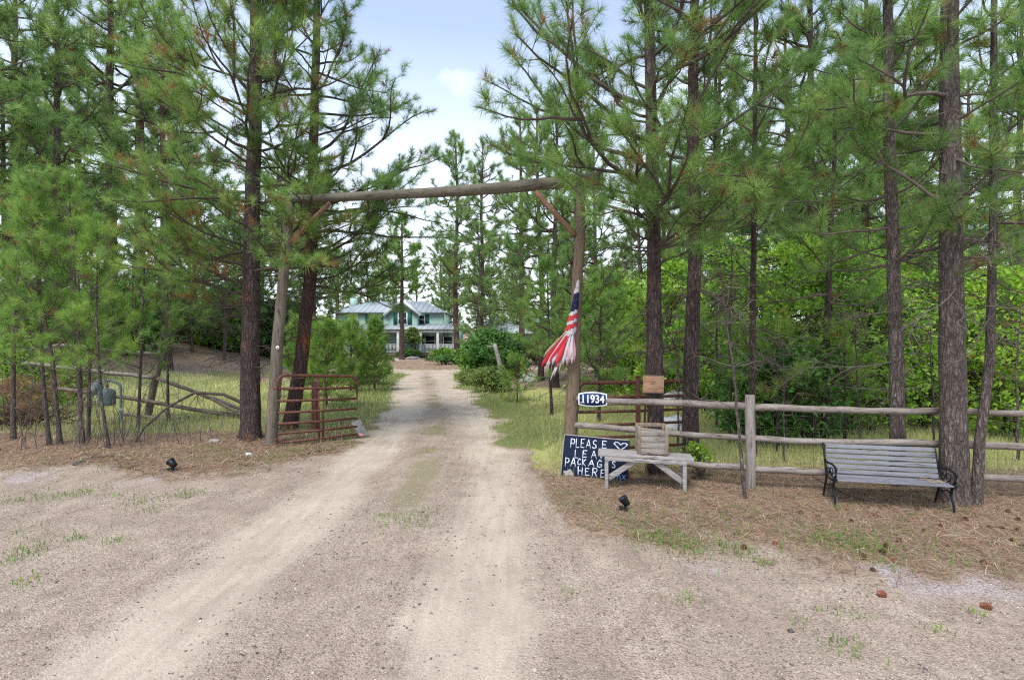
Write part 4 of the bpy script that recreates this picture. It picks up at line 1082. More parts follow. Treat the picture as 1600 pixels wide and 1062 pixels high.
ci = at(434, 543, 9.33) - LB
a = Acc(); a.lathe([(.028, 0), (.034, .01), (.030, .02)], c=ci, sides=14, M=np.array(Matrix.Rotation(R(90), 3, 'X'))); a.build('insulator', M['white'], arch, smooth=False)
a = Acc(); a.lathe([(.012, .02), (.010, .03)], c=ci, sides=10, M=np.array(Matrix.Rotation(R(90), 3, 'X'))); a.build('bolt', M['black'], arch)

# ------------------------------------------------------------------ rusty gates
t = NT('rust_paint')
n = t.noise(18, 6); n2 = t.noise(90, 3)
c = t.mix(t.math('MULTIPLY_ADD', n, 3, -1, True), (.065, .025, .020), (.17, .065, .045))
c = t.mix(t.math('MULTIPLY_ADD', n2, 4, -2.3, True), c, (.36, .20, .13))
t.color(c); t.set(Roughness=.6); t.bump(n2, .3, .002); M['rust'] = t.m
def gate(A, B, hA, hB, lab, name='tube_gate', braces=(.52, .56), heights=(0.03, .16, .30, .46, .63, .81, 1.0)):
    """A, B ground points under the ends; parts: frame, rail (each), brace, hinge"""
    root = thing(name, A, lab, 'gate', 'rusty tube gates')
    d = (B - A); L = d.length; u = d.normalized(); up = Vector((0, 0, 1))
    rc = .13; pts = []
    def P(s, f): return u * s + up * ((hA + (hB - hA) * s / L) * f + .03 * (1 - f)) + Vector((0, 0, d.z * s / L * 0))
    pts = [P(0, 0.0)] + [P(0, f) for f in (.3, .6)] + [P(0, .9)] + [P(rc * (1 - math.cos(a_)), 1 - rc / hA * (1 - math.sin(a_))) for a_ in np.linspace(.1, PI / 2, 6)]
    pts += [P(L * f, 1) for f in (.3, .6)] + [P(L - rc * (1 - math.cos(a_)), 1 - rc / hB * (1 - math.sin(a_))) for a_ in np.linspace(PI / 2, .1, 6)] + [P(L, .9), P(L, .5), P(L, 0)]
    Acc().tube(pts, .029, 10).build('frame', M['rust'], root, smooth=True)
    for f in heights[:-1]:
        Acc().tube([P(0, f), P(L * .5, f - .006), P(L, f)], .0235, 8).build('rail', M['rust'], root, smooth=True)
    a = Acc()
    for s0, s1 in ((.50, .485), (.545, .56)):
        a.tube([P(L * s0, 0.02), P(L * s1, 1)], .017, 6)
    a.build('brace', M['rust'], root, smooth=True)
    a = Acc(); a.box(P(-.03, .08), (.07, .05, .05)); a.box(P(-.03, .82), (.07, .05, .05)); a.build('hinge', M['rust'], root, bevel=.006)
    return root, P, L
GA = Vector(((434 - 800) / FPX * 9.25, 9.25, 0)); GB = Vector(((558 - 800) / FPX * 10.15, 10.15, 0))
GA.z = gz(GA.x, GA.y); GB.z = GA.z
g1, P1, L1 = gate(GA, GB, 1.31 - GA.z, 1.23 - GA.z, 'open rusty red tube gate standing beside the left gate post')
a = Acc(); e = P1(L1, 0) + Vector((.05, -.02, .0)); a.box(e + Vector((.03, 0, .03)), (.09, .012, .045), np.array(Matrix.Rotation(.2, 3, 'Y'))); a.build('reflector', mat_plain('reflector_pink', (.62, .24, .20), .4), g1, bevel=.004)
GA2 = Vector((1.02, 7.95, 0)); GB2 = Vector((3.02, 8.38, 0)); GA2.z = gz(GA2.x, GA2.y)
GB2.z = GA2.z
gate(GA2, GB2, 1.27 - GA2.z, 1.27 - GA2.z, 'rusty tube gate folded back behind the rail fence and the table')
# post holding the gate middle, plus a rusty pipe behind the left gate
b0 = gpt(492, 11.0); a = Acc(); h_ = EYE - (597 - HORIZON) / FPX * 11.0 - b0.z
r = thing('pipe_post', b0, 'short square rusty post standing behind the left gate', 'post'); a.box((0, 0, h_ / 2 - .05), (.11, .11, h_ + .1)); a.build('shaft', M['rust'], r, bevel=.008)
a = Acc(); a.box((0, 0, h_ + .008), (.125, .125, .012)); a.build('cap', M['rust'], r, bevel=.003)
b0 = gpt(997, 8.03); r = thing('gate_post', b0, 'upright rusty steel post beside the folded back gate', 'post')
a = Acc(); a.box((0, 0, .62), (.065, .065, 1.34)); a.build('shaft', M['rust'], r, bevel=.006)
a = Acc(); a.box((0, 0, 1.297), (.085, .085, .014)); a.build('cap', M['rust'], r, bevel=.004)

# leaning plank by the gate end
p0 = gp(568, 682)
r = thing('leaning_board', p0, 'weathered grey board leaning by the free end of the left gate', 'board')
a = Acc(); a.beam((.02, 0, .01), (-.19, .10, .30), .22, .022, up=(.6, -.5, .5)); a.build('plank', M['grey_board'], r, bevel=.003)
a = Acc(); a.beam((-.02, .0, .02), (-.16, .09, .22), .04, .04, up=(-.6, .5, -.3)); a.build('batten', M['rail_dark'], r, bevel=.003)

# ------------------------------------------------------------------ right rail fence
fence = thing('rail_fence', (3.08, 6.62, 0), 'grey weathered three rail fence running right from the gateway post', 'fence')
O = fence.location
FP = [Vector((.93, 7.50, 0)), Vector((3.08, 6.62, 0)), Vector((5.42, 6.20, 0)), Vector((7.75, 5.85, 0)), Vector((10.2, 5.5, 0))]
for i, p in enumerate(FP[1:]):
    z = gz(p.x, p.y); a = Acc(); w_ = .062 if i == 0 else .058
    a.tube([(p.x - O.x, p.y - O.y, z - .2), (p.x - O.x + .004, p.y - O.y, .5), (p.x - O.x, p.y - O.y, 1.0), (p.x - O.x, p.y - O.y, 1.22)], [w_ * 1.08, w_, w_, w_ * .95], 12, jitter=lump(40 + i, .012))
    a.build('post', M['post'], fence, smooth=False, bevel=.003)
HT = [(1.08, .70, .28), (1.07, .655, .27), (1.065, .67, .275), (1.08, .68, .28), (1.08, .68, .28)]
for i in range(4):
    for k in range(3):
        A_ = FP[i] - O + Vector((0, .0, HT[i][k])); B_ = FP[i + 1] - O + Vector((0, 0, HT[i + 1][k]))
        if i == 0: A_ += Vector((-.08, .03, 0))
        dv = (B_ - A_).normalized() * .02
        mid = (A_ + B_) / 2 + Vector((0, 0, rng.normal(-.008, .006)))
        a = Acc(); P = path([A_ + dv, mid, B_ - dv], 16); a.tube(P, np.linspace(.040, .047, 16)[::(-1) ** (i + k)] * rng.uniform(.92, 1.08), 10, jitter=lump(60 + i * 3 + k, .028)); a.build('rail', M['rail'], fence, smooth=True)
M['wire'] = mat_plain('wire', (.16, .14, .13), .5, .7)
a = Acc()
for i in range(1, 4):
    A_, B_ = FP[i] - O + Vector((0, .075, 0)), FP[i + 1] - O + Vector((0, .075, 0))
    for z in (.12, .24, .36, .5, .64, .80, .96): a.tube([A_ + Vector((0, 0, z)), (A_ + B_) / 2 + Vector((0, 0, z - .01)), B_ + Vector((0, 0, z))], .0016, 3, cap=False)
    for s in np.linspace(0, 1, 16)[:-1]: a.tube([A_.lerp(B_, s) + Vector((0, .002, .05)), A_.lerp(B_, s) + Vector((0, .002, .98))], .0016, 3, cap=False)
a.build('wire_mesh', M['wire'], fence)

# ------------------------------------------------------------------ broken left fence
lf = thing('broken_rail_fence', gpt(228, 12.5), 'collapsed old rail fence with a leaning post, left of the scarred pine', 'fence')
O = lf.location
def lfp(px, py, D=12.5): return at(px, py, D) - O
for i, (A_, B_, r_) in enumerate([((227, 668), (254, 542), .085), ((38, 668), (33, 560), .09), ((-160, 668), (-158, 560), .085)]):
    a = Acc(); a.tube(path([lfp(*A_), lfp(*B_)], 10), np.linspace(r_, r_ * .85, 10), 11, jitter=lump(80 + i, .025)); a.build('post', M['log'], lf, smooth=False, bevel=.004)
for i, (pts, rr) in enumerate([(((-150, 575), (100, 538), (180, 548), (246, 553)), .045), (((30, 566), (87, 572), (160, 581), (240, 590)), .05), (((35, 600), (90, 607), (180, 618), (300, 639), (418, 656)), .052),
                    (((247, 590), (300, 611), (392, 643)), .045), (((190, 645), (240, 652), (300, 657)), .04), (((-150, 600), (35, 604)), .048), (((330, 622), (420, 670)), .045)]):
    P = path([lfp(px, py, 12.5 - .12 - .03 * i if i != 4 else 12.2) for px, py in pts], 14)
    a = Acc(); a.tube(P, rr * (1 - .1 * np.linspace(0, 1, 14)), 9, jitter=lump(90 + i, .03)); a.build('rail', M['rail' if i in (0, 1, 4) else 'rail_dark'], lf, smooth=True)
# pale leaning old post right of the drive
b0 = gpt(789, 23); r = thing('leaning_pole', b0, 'pale weathered pole leaning left in front of the dark oak bush', 'pole')
tpz = at(773, 537, 23) - b0
a = Acc(); a.tube(path([(0, 0, -.1), tpz], 8), np.linspace(.11, .09, 8), 9, jitter=lump(120, .03)); a.build('shaft', M['grey_board'], r, smooth=True)
a = Acc(); a.tube(path([tpz - Vector((0, 0, .12)), tpz + Vector((-.22, 0, -.12)), tpz + Vector((-.34, 0, -.1))], 5), .025, 6); a.tube(path([tpz + Vector((-.15, 0, -.1)), tpz + Vector((-.14, 0, .05))], 3), .018, 6); a.build('arm', M['grey_board'], r, smooth=True)

# ------------------------------------------------------------------ chalk sign
M['board_navy'] = mat_plain('board_navy', (.007, .013, .036), .8, amt=.4, nscale=9)
M['chalk'] = mat_plain('chalk_paint', (.60, .68, .80), .8, amt=.4, nscale=60)
M['chalk_blue'] = mat_plain('chalk_paint_blue', (.22, .36, .62), .8, amt=.4, nscale=60)
BL = gpt(877, 7.34); BR = Vector(((980 - 800) / FPX * 6.97, 6.97, .0))
BL.z = gz(BL.x, BL.y) + .01; BR.z = gz(BR.x, BR.y) - .02
TL = BL + Vector((.07, .12, .565))
U = (BR - BL).normalized(); Wd = (BR - BL).length
Wv = (TL - BL); Wv = (Wv - U * Wv.dot(U) * .55).normalized(); Hd = .56
Nn = U.cross(Wv).normalized()
if Nn.y > 0: Nn = -Nn
sign = thing('chalk_sign', BL, 'navy board hand lettered PLEASE LEAVE PACKAGES HERE leaning against the right gate post', 'sign')
def sp_(u, v, n=0.0): return U * (u * Wd) + Wv * ((1 - v) * Hd) + Nn * n
def slab(u0, u1, v0, v1, n0, n1, mat, name, parent):
    q = [sp_(u0, v1, n0), sp_(u1, v1, n0), sp_(u1, v0, n0), sp_(u0, v0, n0), sp_(u0, v1, n1), sp_(u1, v1, n1), sp_(u1, v0, n1), sp_(u0, v0, n1)]
    Acc().add([list(x) for x in q], [[0, 1, 2, 3], [7, 6, 5, 4], [0, 4, 5, 1], [1, 5, 6, 2], [2, 6, 7, 3], [3, 7, 4, 0]]).build(name, mat, parent, bevel=.002)
slab(0, 1, 0, 1, -.012, 0, M['board_navy'], 'panel', sign)
slab(-.014, -.001, -.005, 1.005, -.014, .006, M['grey_board'], 'edge_strip', sign)
slab(-.001, 1.0, -.022, -.001, -.013, .004, M['grey_board'], 'edge_strip', sign)
G = {'P': [[(0, 1), (0, 0), (.7, .05), (.85, .28), (.6, .5), (.05, .5)]], 'L': [[(0, 0), (0, 1), (.8, .95)]], 'E': [[(.8, 0), (0, .03), (0, 1), (.8, .95)], [(0, .5), (.6, .48)]],
     'A': [[(0, 1), (.45, 0), (.95, 1)], [(.2, .62), (.75, .6)]], 'S': [[(.8, .12), (.45, 0), (.08, .18), (.2, .42), (.7, .58), (.8, .82), (.45, 1), (.05, .88)]], 'V': [[(0, 0), (.45, 1), (.9, 0)]],
     'C': [[(.8, .12), (.4, 0), (.05, .4), (.1, .8), (.45, 1), (.8, .88)]], 'K': [[(0, 0), (0, 1)], [(.75, 0), (.05, .55), (.8, 1)]],
     'G': [[(.8, .14), (.4, 0), (.05, .4), (.1, .85), (.5, 1), (.85, .85), (.85, .55), (.5, .55)]], 'H': [[(0, 0), (0, 1)], [(.8, 0), (.8, 1)], [(0, .5), (.8, .5)]],
     'R': [[(0, 1), (0, 0), (.7, .05), (.8, .28), (.55, .48), (.05, .5)], [(.3, .5), (.85, 1)]],
     'h': [[(.5, .95), (.2, .5), (0, .2), (.12, 0), (.35, .05), (.5, .3), (.65, .05), (.88, 0), (1, .2), (.8, .55), (.5, .95)]],
     't': [[(.4, 0), (.35, .8), (.6, 1)], [(0, .3), (.8, .3)]], 'm': [[(.1, 0), (.05, 1)], [(.07, .55), (.45, .35), (.7, .5), (.7, 1)]], 'x': [[(0, .3), (.8, 1)], [(.8, .3), (0, 1)]]}
rows = [[('P', .11, .18, .08, .31), ('L', .195, .245, .07, .29), ('E', .27, .33, .07, .28), ('A', .35, .425, .07, .28), ('S', .445, .52, .06, .27), ('E', .60, .675, .06, .24), ('h', .77, .97, .06, .26)],
        [('L', .19, .25, .35, .55), ('E', .31, .385, .34, .51), ('A', .44, .53, .33, .51), ('V', .56, .64, .33, .50), ('E', .67, .74, .33, .49)],
        [('P', .05, .115, .57, .80), ('A', .135, .215, .56, .76), ('C', .24, .295, .56, .71), ('K', .315, .375, .56, .72), ('A', .415, .50, .56, .72), ('G', .54, .62, .54, .72), ('E', .66, .73, .54, .71), ('S', .76, .82, .53, .69)],
        [('H', .26, .335, .76, .95), ('E', .37, .44, .77, .94), ('R', .485, .565, .75, .95), ('E', .61, .67, .76, .94)],
        [('t', .78, .84, .80, .95), ('m', .85, .91, .80, .95), ('x', .92, .985, .79, .94)]]
rg = np.random.default_rng(5)
def ribbon(a, p, q, w, n):
    d = (q - p); L_ = d.length; d.normalize(); s_ = d.cross(Nn).normalized() * w / 2
    p = p - d * w * .3; q = q + d * w * .3
    v = [p - s_, q - s_, q + s_, p + s_]; v = v + [x + Nn * n for x in v]
    a.add([list(x) for x in v], [[0, 3, 2, 1], [4, 5, 6, 7], [0, 1, 5, 4], [1, 2, 6, 5], [2, 3, 7, 6], [3, 0, 4, 7]])
lay = 0
for ri, row in enumerate(rows):
    a = Acc()
    for (ch, u0, u1, v0, v1) in row:
        for st in G[ch]:
            pts = [(u0 + (u1 - u0) * x + rg.normal(0, .002), v0 + (v1 - v0) * y_ + rg.normal(0, .006)) for x, y_ in st]
            for i in range(len(pts) - 1):
                lay = (lay + 1) % 7
                ribbon(a, sp_(*pts[i], .0006), sp_(*pts[i + 1], .0006), .0125 * rg.uniform(.8, 1.2), .0012 + lay * .0002)
    a.build('lettering', M['chalk' if ri < 4 else 'chalk_blue'], sign)

# ------------------------------------------------------------------ small table
ta = Vector((1.13, 6.80, 0)); tb_ = Vector((2.33, 6.57, 0)); tu = (tb_ - ta).normalized(); tn = Vector((tu.y, -tu.x, 0))
tz = gz(1.7, 6.7)
table = thing('small_table', (1.73, 6.69, tz), 'low weathered grey bench table with slanted braces holding the slatted crate', 'table')
ang = math.atan2(tu.y, tu.x); table.rotation_euler = (0, 0, ang)
TH_ = .455 - tz
Rt = Matrix.Rotation(R(1.3), 3, 'Y')
a = Acc(); a.box((0, -.085, TH_ - .02), (1.19, .155, .04), np.array(Rt)); a.box((0, .08, TH_ - .02), (1.19, .155, .04), np.array(Rt)); a.build('top', M['grey_board'], table, bevel=.004)
a = Acc(); a.box((0, -.15, TH_ - .065), (1.02, .022, .05), np.array(Rt)); a.build('apron', M['grey_board'], table, bevel=.003)
for sx in (-1, 1):
    for sy in (-1, 1):
        hh = TH_ - .04 - sx * .01; a = Acc(); a.box((sx * .485, sy * .13, hh / 2 - .02), (.045, .045, hh + .035)); a.build('leg', M['grey_board'], table, bevel=.003)
    a = Acc(); a.beam((sx * .46, -.11, .13), (sx * .10, -.11, TH_ - .06), .028, .07, up=(0, 0, 1)); a.build('brace', M['grey_board'], table, bevel=.003)
    a = Acc(); a.box((sx * .485, 0, .12), (.03, .22, .04)); a.build('stretcher', M['grey_board'], table, bevel=.003)

# crate
cxy = Vector(((1018 - 800) / FPX * 6.72, 6.72, 0))
M['crate'] = mat_wood('crate_wood', (.20, .17, .145), (.42, .38, .34), along=(.15, 1, 1), scale=1.6)
M['crate_frame'] = mat_wood('crate_frame', (.22, .16, .115), (.40, .31, .23), along=(1, 1, .15), scale=1.6)
crate = thing('slatted_crate', (cxy.x, cxy.y, tz + TH_ + .0), 'weathered wooden slatted crate with open top sitting on the small table', 'crate', rz=ang + R(3))
cw, cd, chh = .385, .30, .365
for (sx, sy) in ((-1, -1), (1, -1), (-1, 1), (1, 1)):
    a = Acc(); a.box((sx * (cw / 2 - .02), sy * (cd / 2 - .02), chh / 2 + .002), (.042, .042, chh)); a.build('corner_post', M['crate_frame'], crate, bevel=.003)
for sy in (-1, 1):
    for k in range(4 if sy < 0 else 3):
        z = .045 + k * .077; a = Acc(); a.box((0, sy * (cd / 2 - .010), z), (cw - .084, .014, .070)); a.build('slat', M['crate'], crate, bevel=.003)
for sx in (-1, 1):
    for k in range(4):
        z = .05 + k * .083; a = Acc(); a.box((sx * (cw / 2 - .010), 0, z), (.014, cd - .084, .072)); a.build('slat', M['crate'], crate, bevel=.003)
a = Acc(); a.box((0, 0, .012), (cw - .09, cd - .09, .016)); a.build('floor_board', M['crate'], crate)
a = Acc(); a.box((0, cd / 2 - .012, chh - .02), (cw - .084, .016, .05)); a.build('top_rail', M['crate_frame'], crate, bevel=.003)
a = Acc()
for i in range(16): a.box((rng.uniform(-.17, .17), -cd / 2 + rng.uniform(-.01, .02), .006), (rng.uniform(.02, .05), .025, rng.uniform(.008, .03)), np.array(Matrix.Rotation(rng.uniform(-.4, .4), 3, 'Y')))
a.build('debris', M['twig'], crate)

# ------------------------------------------------------------------ house number plate
pc = at(926, 623.5, 7.33)
plate = thing('house_number_plate', pc, 'navy house number plate 11934 with white border on the top rail', 'sign')
plate.rotation_euler = (0, 0, math.atan2(-.88, 2.15) * .5)
def barrel(w, h, e): 
    return [(-w, -h), (-w * .5, -h - e * .75), (0, -h - e), (w * .5, -h - e * .75), (w, -h), (w, h), (w * .5, h + e * .75), (0, h + e), (-w * .5, h + e * .75), (-w, h)]
M['sign_white'] = mat_plain('sign_white', (.78, .80, .82), .4, amt=.1)
M['sign_navy'] = mat_plain('sign_navy', (.015, .04, .12), .35, amt=.15)
Acc().prism(barrel(.203, .080, .026), .012, (0, .0, 0), (1, 0, 0), (0, 0, 1)).build('rim', M['sign_white'], plate, bevel=.002)
Acc().prism(barrel(.186, .066, .025), .004, (0, -.0122, 0), (1, 0, 0), (0, 0, 1)).build('face', M['sign_navy'], plate)
cu = bpy.data.curves.new('digits', 'FONT'); cu.body = '11934'; cu.size = .158; cu.align_x = 'CENTER'; cu.align_y = 'CENTER'; cu.extrude = .0012; cu.offset = .0035; cu.space_character = 1.04
ob = bpy.data.objects.new('digits', cu); COL.objects.link(ob); bpy.context.view_layer.update()
me = bpy.data.meshes.new_from_object(ob.evaluated_get(bpy.context.evaluated_depsgraph_get())); bpy.data.objects.remove(ob)
me.materials.clear(); me.materials.append(M['sign_white'])
dg = bpy.data.objects.new('digits', me); COL.objects.link(dg); dg.parent = plate; dg.location = (0, -.0178, 0); dg.rotation_euler = (R(90), 0, 0); dg.scale = (.82, 1, 1)
a = Acc()
xs = sorted(v.co.x for v in me.vertices); zb = min(v.co.y for v in me.vertices)
cl_ = [[xs[0], xs[0]]]
for x_ in xs:
    if x_ - cl_[-1][1] > .006: cl_.append([x_, x_])
    cl_[-1][1] = x_
for c_ in cl_[:2]:      # foot serifs of the two ones, under their stems
    a.box(((c_[1] - .0105) * .82, -.0176, zb + .005), (.036, .0016, .010))
a.build('serifs', M['sign_white'], plate)

# board nailed on the tree
pb = at(1021, 600, 7.125)
r = thing('nailed_board', pb, 'small tan wooden board nailed to the pine trunk behind the crate', 'board'); r.rotation_euler = (0, R(1.5), R(-3))
M['tan_wood'] = mat_wood('tan_wood', (.34, .19, .11), (.52, .33, .22), along=(.12, 1, 1), scale=1.4)
a = Acc(); a.box((0, 0, 0), (.285, .02, .225)); a.build('plank', M['tan_wood'], r, bevel=.003)
for zz in (-.118, .118):
    a = Acc(); a.box((0, -.001, zz), (.285, .022, .012)); a.build('edge_strip', M['rail_dark'], r, bevel=.002)
for sx in (-1, 1):
    a = Acc(); a.lathe([(.006, 0), (.006, .006)], c=(sx * .12, -.0105, .09), sides=8, M=np.array(Matrix.Rotation(R(90), 3, 'X'))); a.build('nail', M['black'], r)
a = Acc(); a.box((-.01, -.0108, .0), (.06, .003, .006)); a.build('knot', M['twig'], r)

# ------------------------------------------------------------------ flag
t = NT('flag_cloth')
ti = t.attr('tint')
t.color(t.ramp(ti, [(0, (.52, .47, .49)), (.2, (.50, .035, .05)), (.4, (.012, .016, .06)), (.7, (.60, .30, .34)), (.85, (.34, .28, .18))], 'CONSTANT'))
t.set(Roughness=.8); M['flag'] = t.m
fl0 = at(903, 436, 7.38)
flag = thing('flag', fl0, 'tattered faded red white and blue stripe flag hanging furled on the right gate post', 'flag')
a = Acc(); rg = np.random.default_rng(9)
# furled upper cloth: stacked bands, each slightly wider, wrapped as a bunched tube
def fp(px, py, D=7.36): return at(px, py, D) - fl0
cl = [(903.5, 438, 1.6), (902, 450, 2.6), (900.5, 458, 3.4), (899.5, 468, 4.2), (898, 477, 4.8), (897, 485.5, 5.2), (895.5, 492, 5.6), (894, 500, 7.2), (893, 506, 6.2), (891.5, 514, 8.4), (891.5, 523, 5.8)]
bands = [.1, .1, .5, .5, .5, .1, .25, .1, .25, .1]
for i in range(len(cl) - 1):
    c0, c1 = fp(cl[i][0], cl[i][1]), fp(cl[i + 1][0], cl[i + 1][1]); w0, w1 = cl[i][2] / 800 * 7.36, cl[i + 1][2] / 800 * 7.36
    n = 15; V = []
    for j, (c_, w_) in enumerate(((c0, w0 * 1.0), ((c0 + c1) / 2, (w0 + w1) * .56), (c1, w1))):
        for k in range(n):
            th = PI + k / (n - 1) * PI        # front half plus a little
            fold = 1 + .20 * math.sin(k * 2.1 + i * 1.7)
            V.append([c_.x + math.cos(th) * w_ * fold * .98, c_.y + math.sin(th) * .035 * fold, c_.z + .010 * math.sin(k * 1.3 + i * 2) + math.cos(th) * w_ * .45])
    Fq = [[j * n + k, j * n + k + 1, (j + 1) * n + k + 1, (j + 1) * n + k] for j in range(2) for k in range(n - 1)]
    a.add(V, Fq, tint=bands[i])
a.build('bunched_cloth', M['flag'], flag, smooth=True)
# frayed stripes
a = Acc()
strips = [(886, 516, 848, 570, 9, .25), (886.5, 518, 853, 574, 5, .78), (887, 518, 857, 570, 6, .1), (888, 519, 863, 567, 8, .1), (889, 519, 869, 569, 9, .25), (890, 520, 875, 568, 8, .1), (891, 520, 881, 566, 7, .78),
          (892, 520, 886, 566, 7, .1), (893.5, 520, 889, 564, 6, .78), (895, 520, 893, 566, 6, .1), (896.5, 520, 897, 562, 5, .78), (886, 520, 866, 586, 3, .1), (889, 522, 861, 592, 2.5, .1), (891, 522, 874, 580, 4, .9),
          (885.5, 517, 850, 556, 5, .9), (890, 520, 872, 552, 6, .25), (893, 521, 884, 556, 5, .25), (894, 520, 890, 560, 7, .1), (888, 520, 860, 562, 6, .25), (892, 520, 880, 568, 6, .1)]
for i, (x0, y0, x1, y1, w_, tt) in enumerate(strips):
    N = 9; V = []; Dd = 7.37 - .007 * (i % 5)
    for k in range(N):
        f = k / (N - 1); px = x0 + (x1 - x0) * f + .6 * math.sin(f * 5 + i); py = y0 + (y1 - y0) * f ** 1.05
        ww = (2.0 + (w_ - 2.0) * min(1, f * 1.6)) * (1 if f < .8 else .3 if f > .95 else .8); dy = .005 * math.sin(f * 4 + i * 1.9) - .02 * f
        V.append(list(fp(px - ww * .5, py - 1 * f * (i % 2), Dd + dy))); V.append(list(fp(px + ww * .5, py + rg.normal(0, .6), Dd + dy + .004 * math.sin(i))))
    for j in range(2):
        px = x1 + (j - .5) * w_ * .4; V.append(list(fp(px, y1 + rg.uniform(2, 7), Dd)))
    Fq = [[2 * k, 2 * k + 1, 2 * k + 3, 2 * k + 2] for k in range(N - 1)]
    a.add(V, Fq, [[2 * N - 2, 2 * N - 1, 2 * N], [2 * N - 2, 2 * N - 1, 2 * N + 1]], tint=tt)
fr = a.build('frayed_stripes', M['flag'], flag)
sm = fr.modifiers.new('thick', 'SOLIDIFY'); sm.thickness = .0015
a = Acc(); a.tube([fp(905, 434, 7.42), fp(904, 440, 7.36)], .008, 6); a.build('tie', M['brace'], flag)

# ------------------------------------------------------------------ park bench
M['iron'] = mat_plain('cast_iron', (.016, .018, .022), .5, .3)
M['slat'] = mat_wood('bench_slat', (.16, .165, .185), (.29, .295, .325), along=(.08, 1, 1), scale=1.4)
pl = Vector((3.75, 5.95, 0)); pr = Vector((4.90, 5.68, 0)); bu = (pr - pl).normalized()
bz = gz(4.2, 5.8)
bench = thing('park_bench', ((pl.x + pr.x) / 2, (pl.y + pr.y) / 2, bz), 'park bench with grey slats and black cast iron ends in front of the fence', 'bench', rz=math.atan2(bu.y, bu.x))
BLn = (pr - pl).length; SH = .30; dpt = .37
back = lambda z: .26 + (z - SH) * .30     # y of the back at height z
for sx in (-1, 1):
    x = sx * BLn / 2; a = Acc()
    T_ = lambda pts, r0_, r1_: a.tube(path([(x, p[0], p[1]) for p in pts], 14), np.linspace(r0_, r1_, 14), 7)
    T_([(-.02, -.02), (.0, .10), (.05, .20), (.02, SH - .01), (-.04, SH + .03)], .011, .015)           # front leg
    T_([(.37, -.02), (.33, .12), (.28, .22), (.26, SH), (back(.47), .47), (back(.645), .645), (back(.66) + .02, .665)], .011, .013)   # back leg and upright
    T_([(-.04, SH), (.1, SH - .012), (.27, SH - .01)], .013, .013)
    T_([(.02, SH), (-.045, SH + .08), (-.02, SH + .16), (.10, SH + .175), (.22, SH + .16), (back(.47), .47)], .013, .013)   # arm
    T_([(-.02, SH + .16), (-.06, SH + .145), (-.05, SH + .115), (-.025, SH + .125)], .010, .006)        # scroll
    T_([(.03, .20), (.12, .24), (.20, .20), (.29, .20)], .008, .008)
    th = np.linspace(0, 2 * PI, 12)
    for (cy_, cz_, rr_) in ((.10, SH + .085, .045), (.20, SH + .075, .035)):
        a.tube([(x, cy_ + math.cos(q) * rr_, cz_ + math.sin(q) * rr_) for q in th], .006, 5, cap=False)
    a.tube([(x, .145, SH + .1), (x, .05, SH + .01)], .006, 5)
    a.build('end_frame', M['iron'], bench, smooth=True)
for k in range(4):
    a = Acc(); a.box((0, -.015 + k * .074, SH + .014), (BLn - .035, .062, .018)); a.build('seat_slat', M['slat'], bench, bevel=.003)
tilt = np.array(Matrix.Rotation(-math.atan(.30), 3, 'X'))
for k in range(6):
    z = SH + .055 + k * .0575; a = Acc(); a.box((0, back(z) - .022, z), (BLn - .035, .016, .047), tilt); a.build('back_slat', M['slat'], bench, bevel=.003)
# a little heap of fallen needles on the seat
a = Acc()
for i in range(40):
    p = Vector((BLn / 2 - .16 + rng.normal(0, .05), .10 + rng.normal(0, .05), SH + .026 + abs(rng.normal(0, .01)))); v = Vector((rng.normal(), rng.normal(), .3)).normalized() * .06
    a.tube([p, p + v], .0014, 3, tint=.7)
tag(a.build('needle_heap', M['litter']), 'small pinch of orange dry needles lying on the right end of the bench seat', 'pine needles')
ob = bpy.data.objects['needle_heap']; ob.parent = None; ob.location = bench.location; ob.rotation_euler = bench.rotation_euler

# ------------------------------------------------------------------ solar spotlights
M['lens'] = mat_plain('lens', (.02, .035, .09), .35)
def spot(px, py, rz, tilt_, lab, s=1.0):
    b = gp(px, py)
    r = thing('garden_spotlight', b, lab, 'spotlight', 'black garden spotlights', rz=R(rz)); 
    a = Acc(); a.box((.02, 0, .03 * s), (.12 * s, .10 * s, .02 * s), np.array(Matrix.Rotation(R(-12), 3, 'Y'))); a.build('base_plate', M['black'], r, bevel=.004)
    a = Acc(); a.tube([(0, 0, -.04), (0, 0, .09 * s)], .014 * s, 8); a.build('stake', M['black'], r)
    Mt = np.array(Matrix.Rotation(R(tilt_), 3, 'Y'))
    a = Acc(); a.lathe([(.028, -.06), (.045, -.05), (.052, 0), (.062, .055), (.066, .07), (.060, .072), (.054, .06)], c=(0, 0, .12 * s), sides=18, M=Mt * s); a.build('lamp_head', M['black'], r, smooth=False)
    a = Acc(); a.lathe([(.0535, .0), (.05, .006)], c=np.array([0, 0, .12 * s]) + Mt @ np.array([0, 0, .0605]) * s, sides=18, M=Mt * s); a.build('lens', M['lens'], r)
spot(977, 797, 172, 38, 'black garden spotlight tipped over on the litter in front of the small table', .82)
spot(270, 736, 160, 60, 'black garden spotlight on the litter left of the scarred pine', .92)

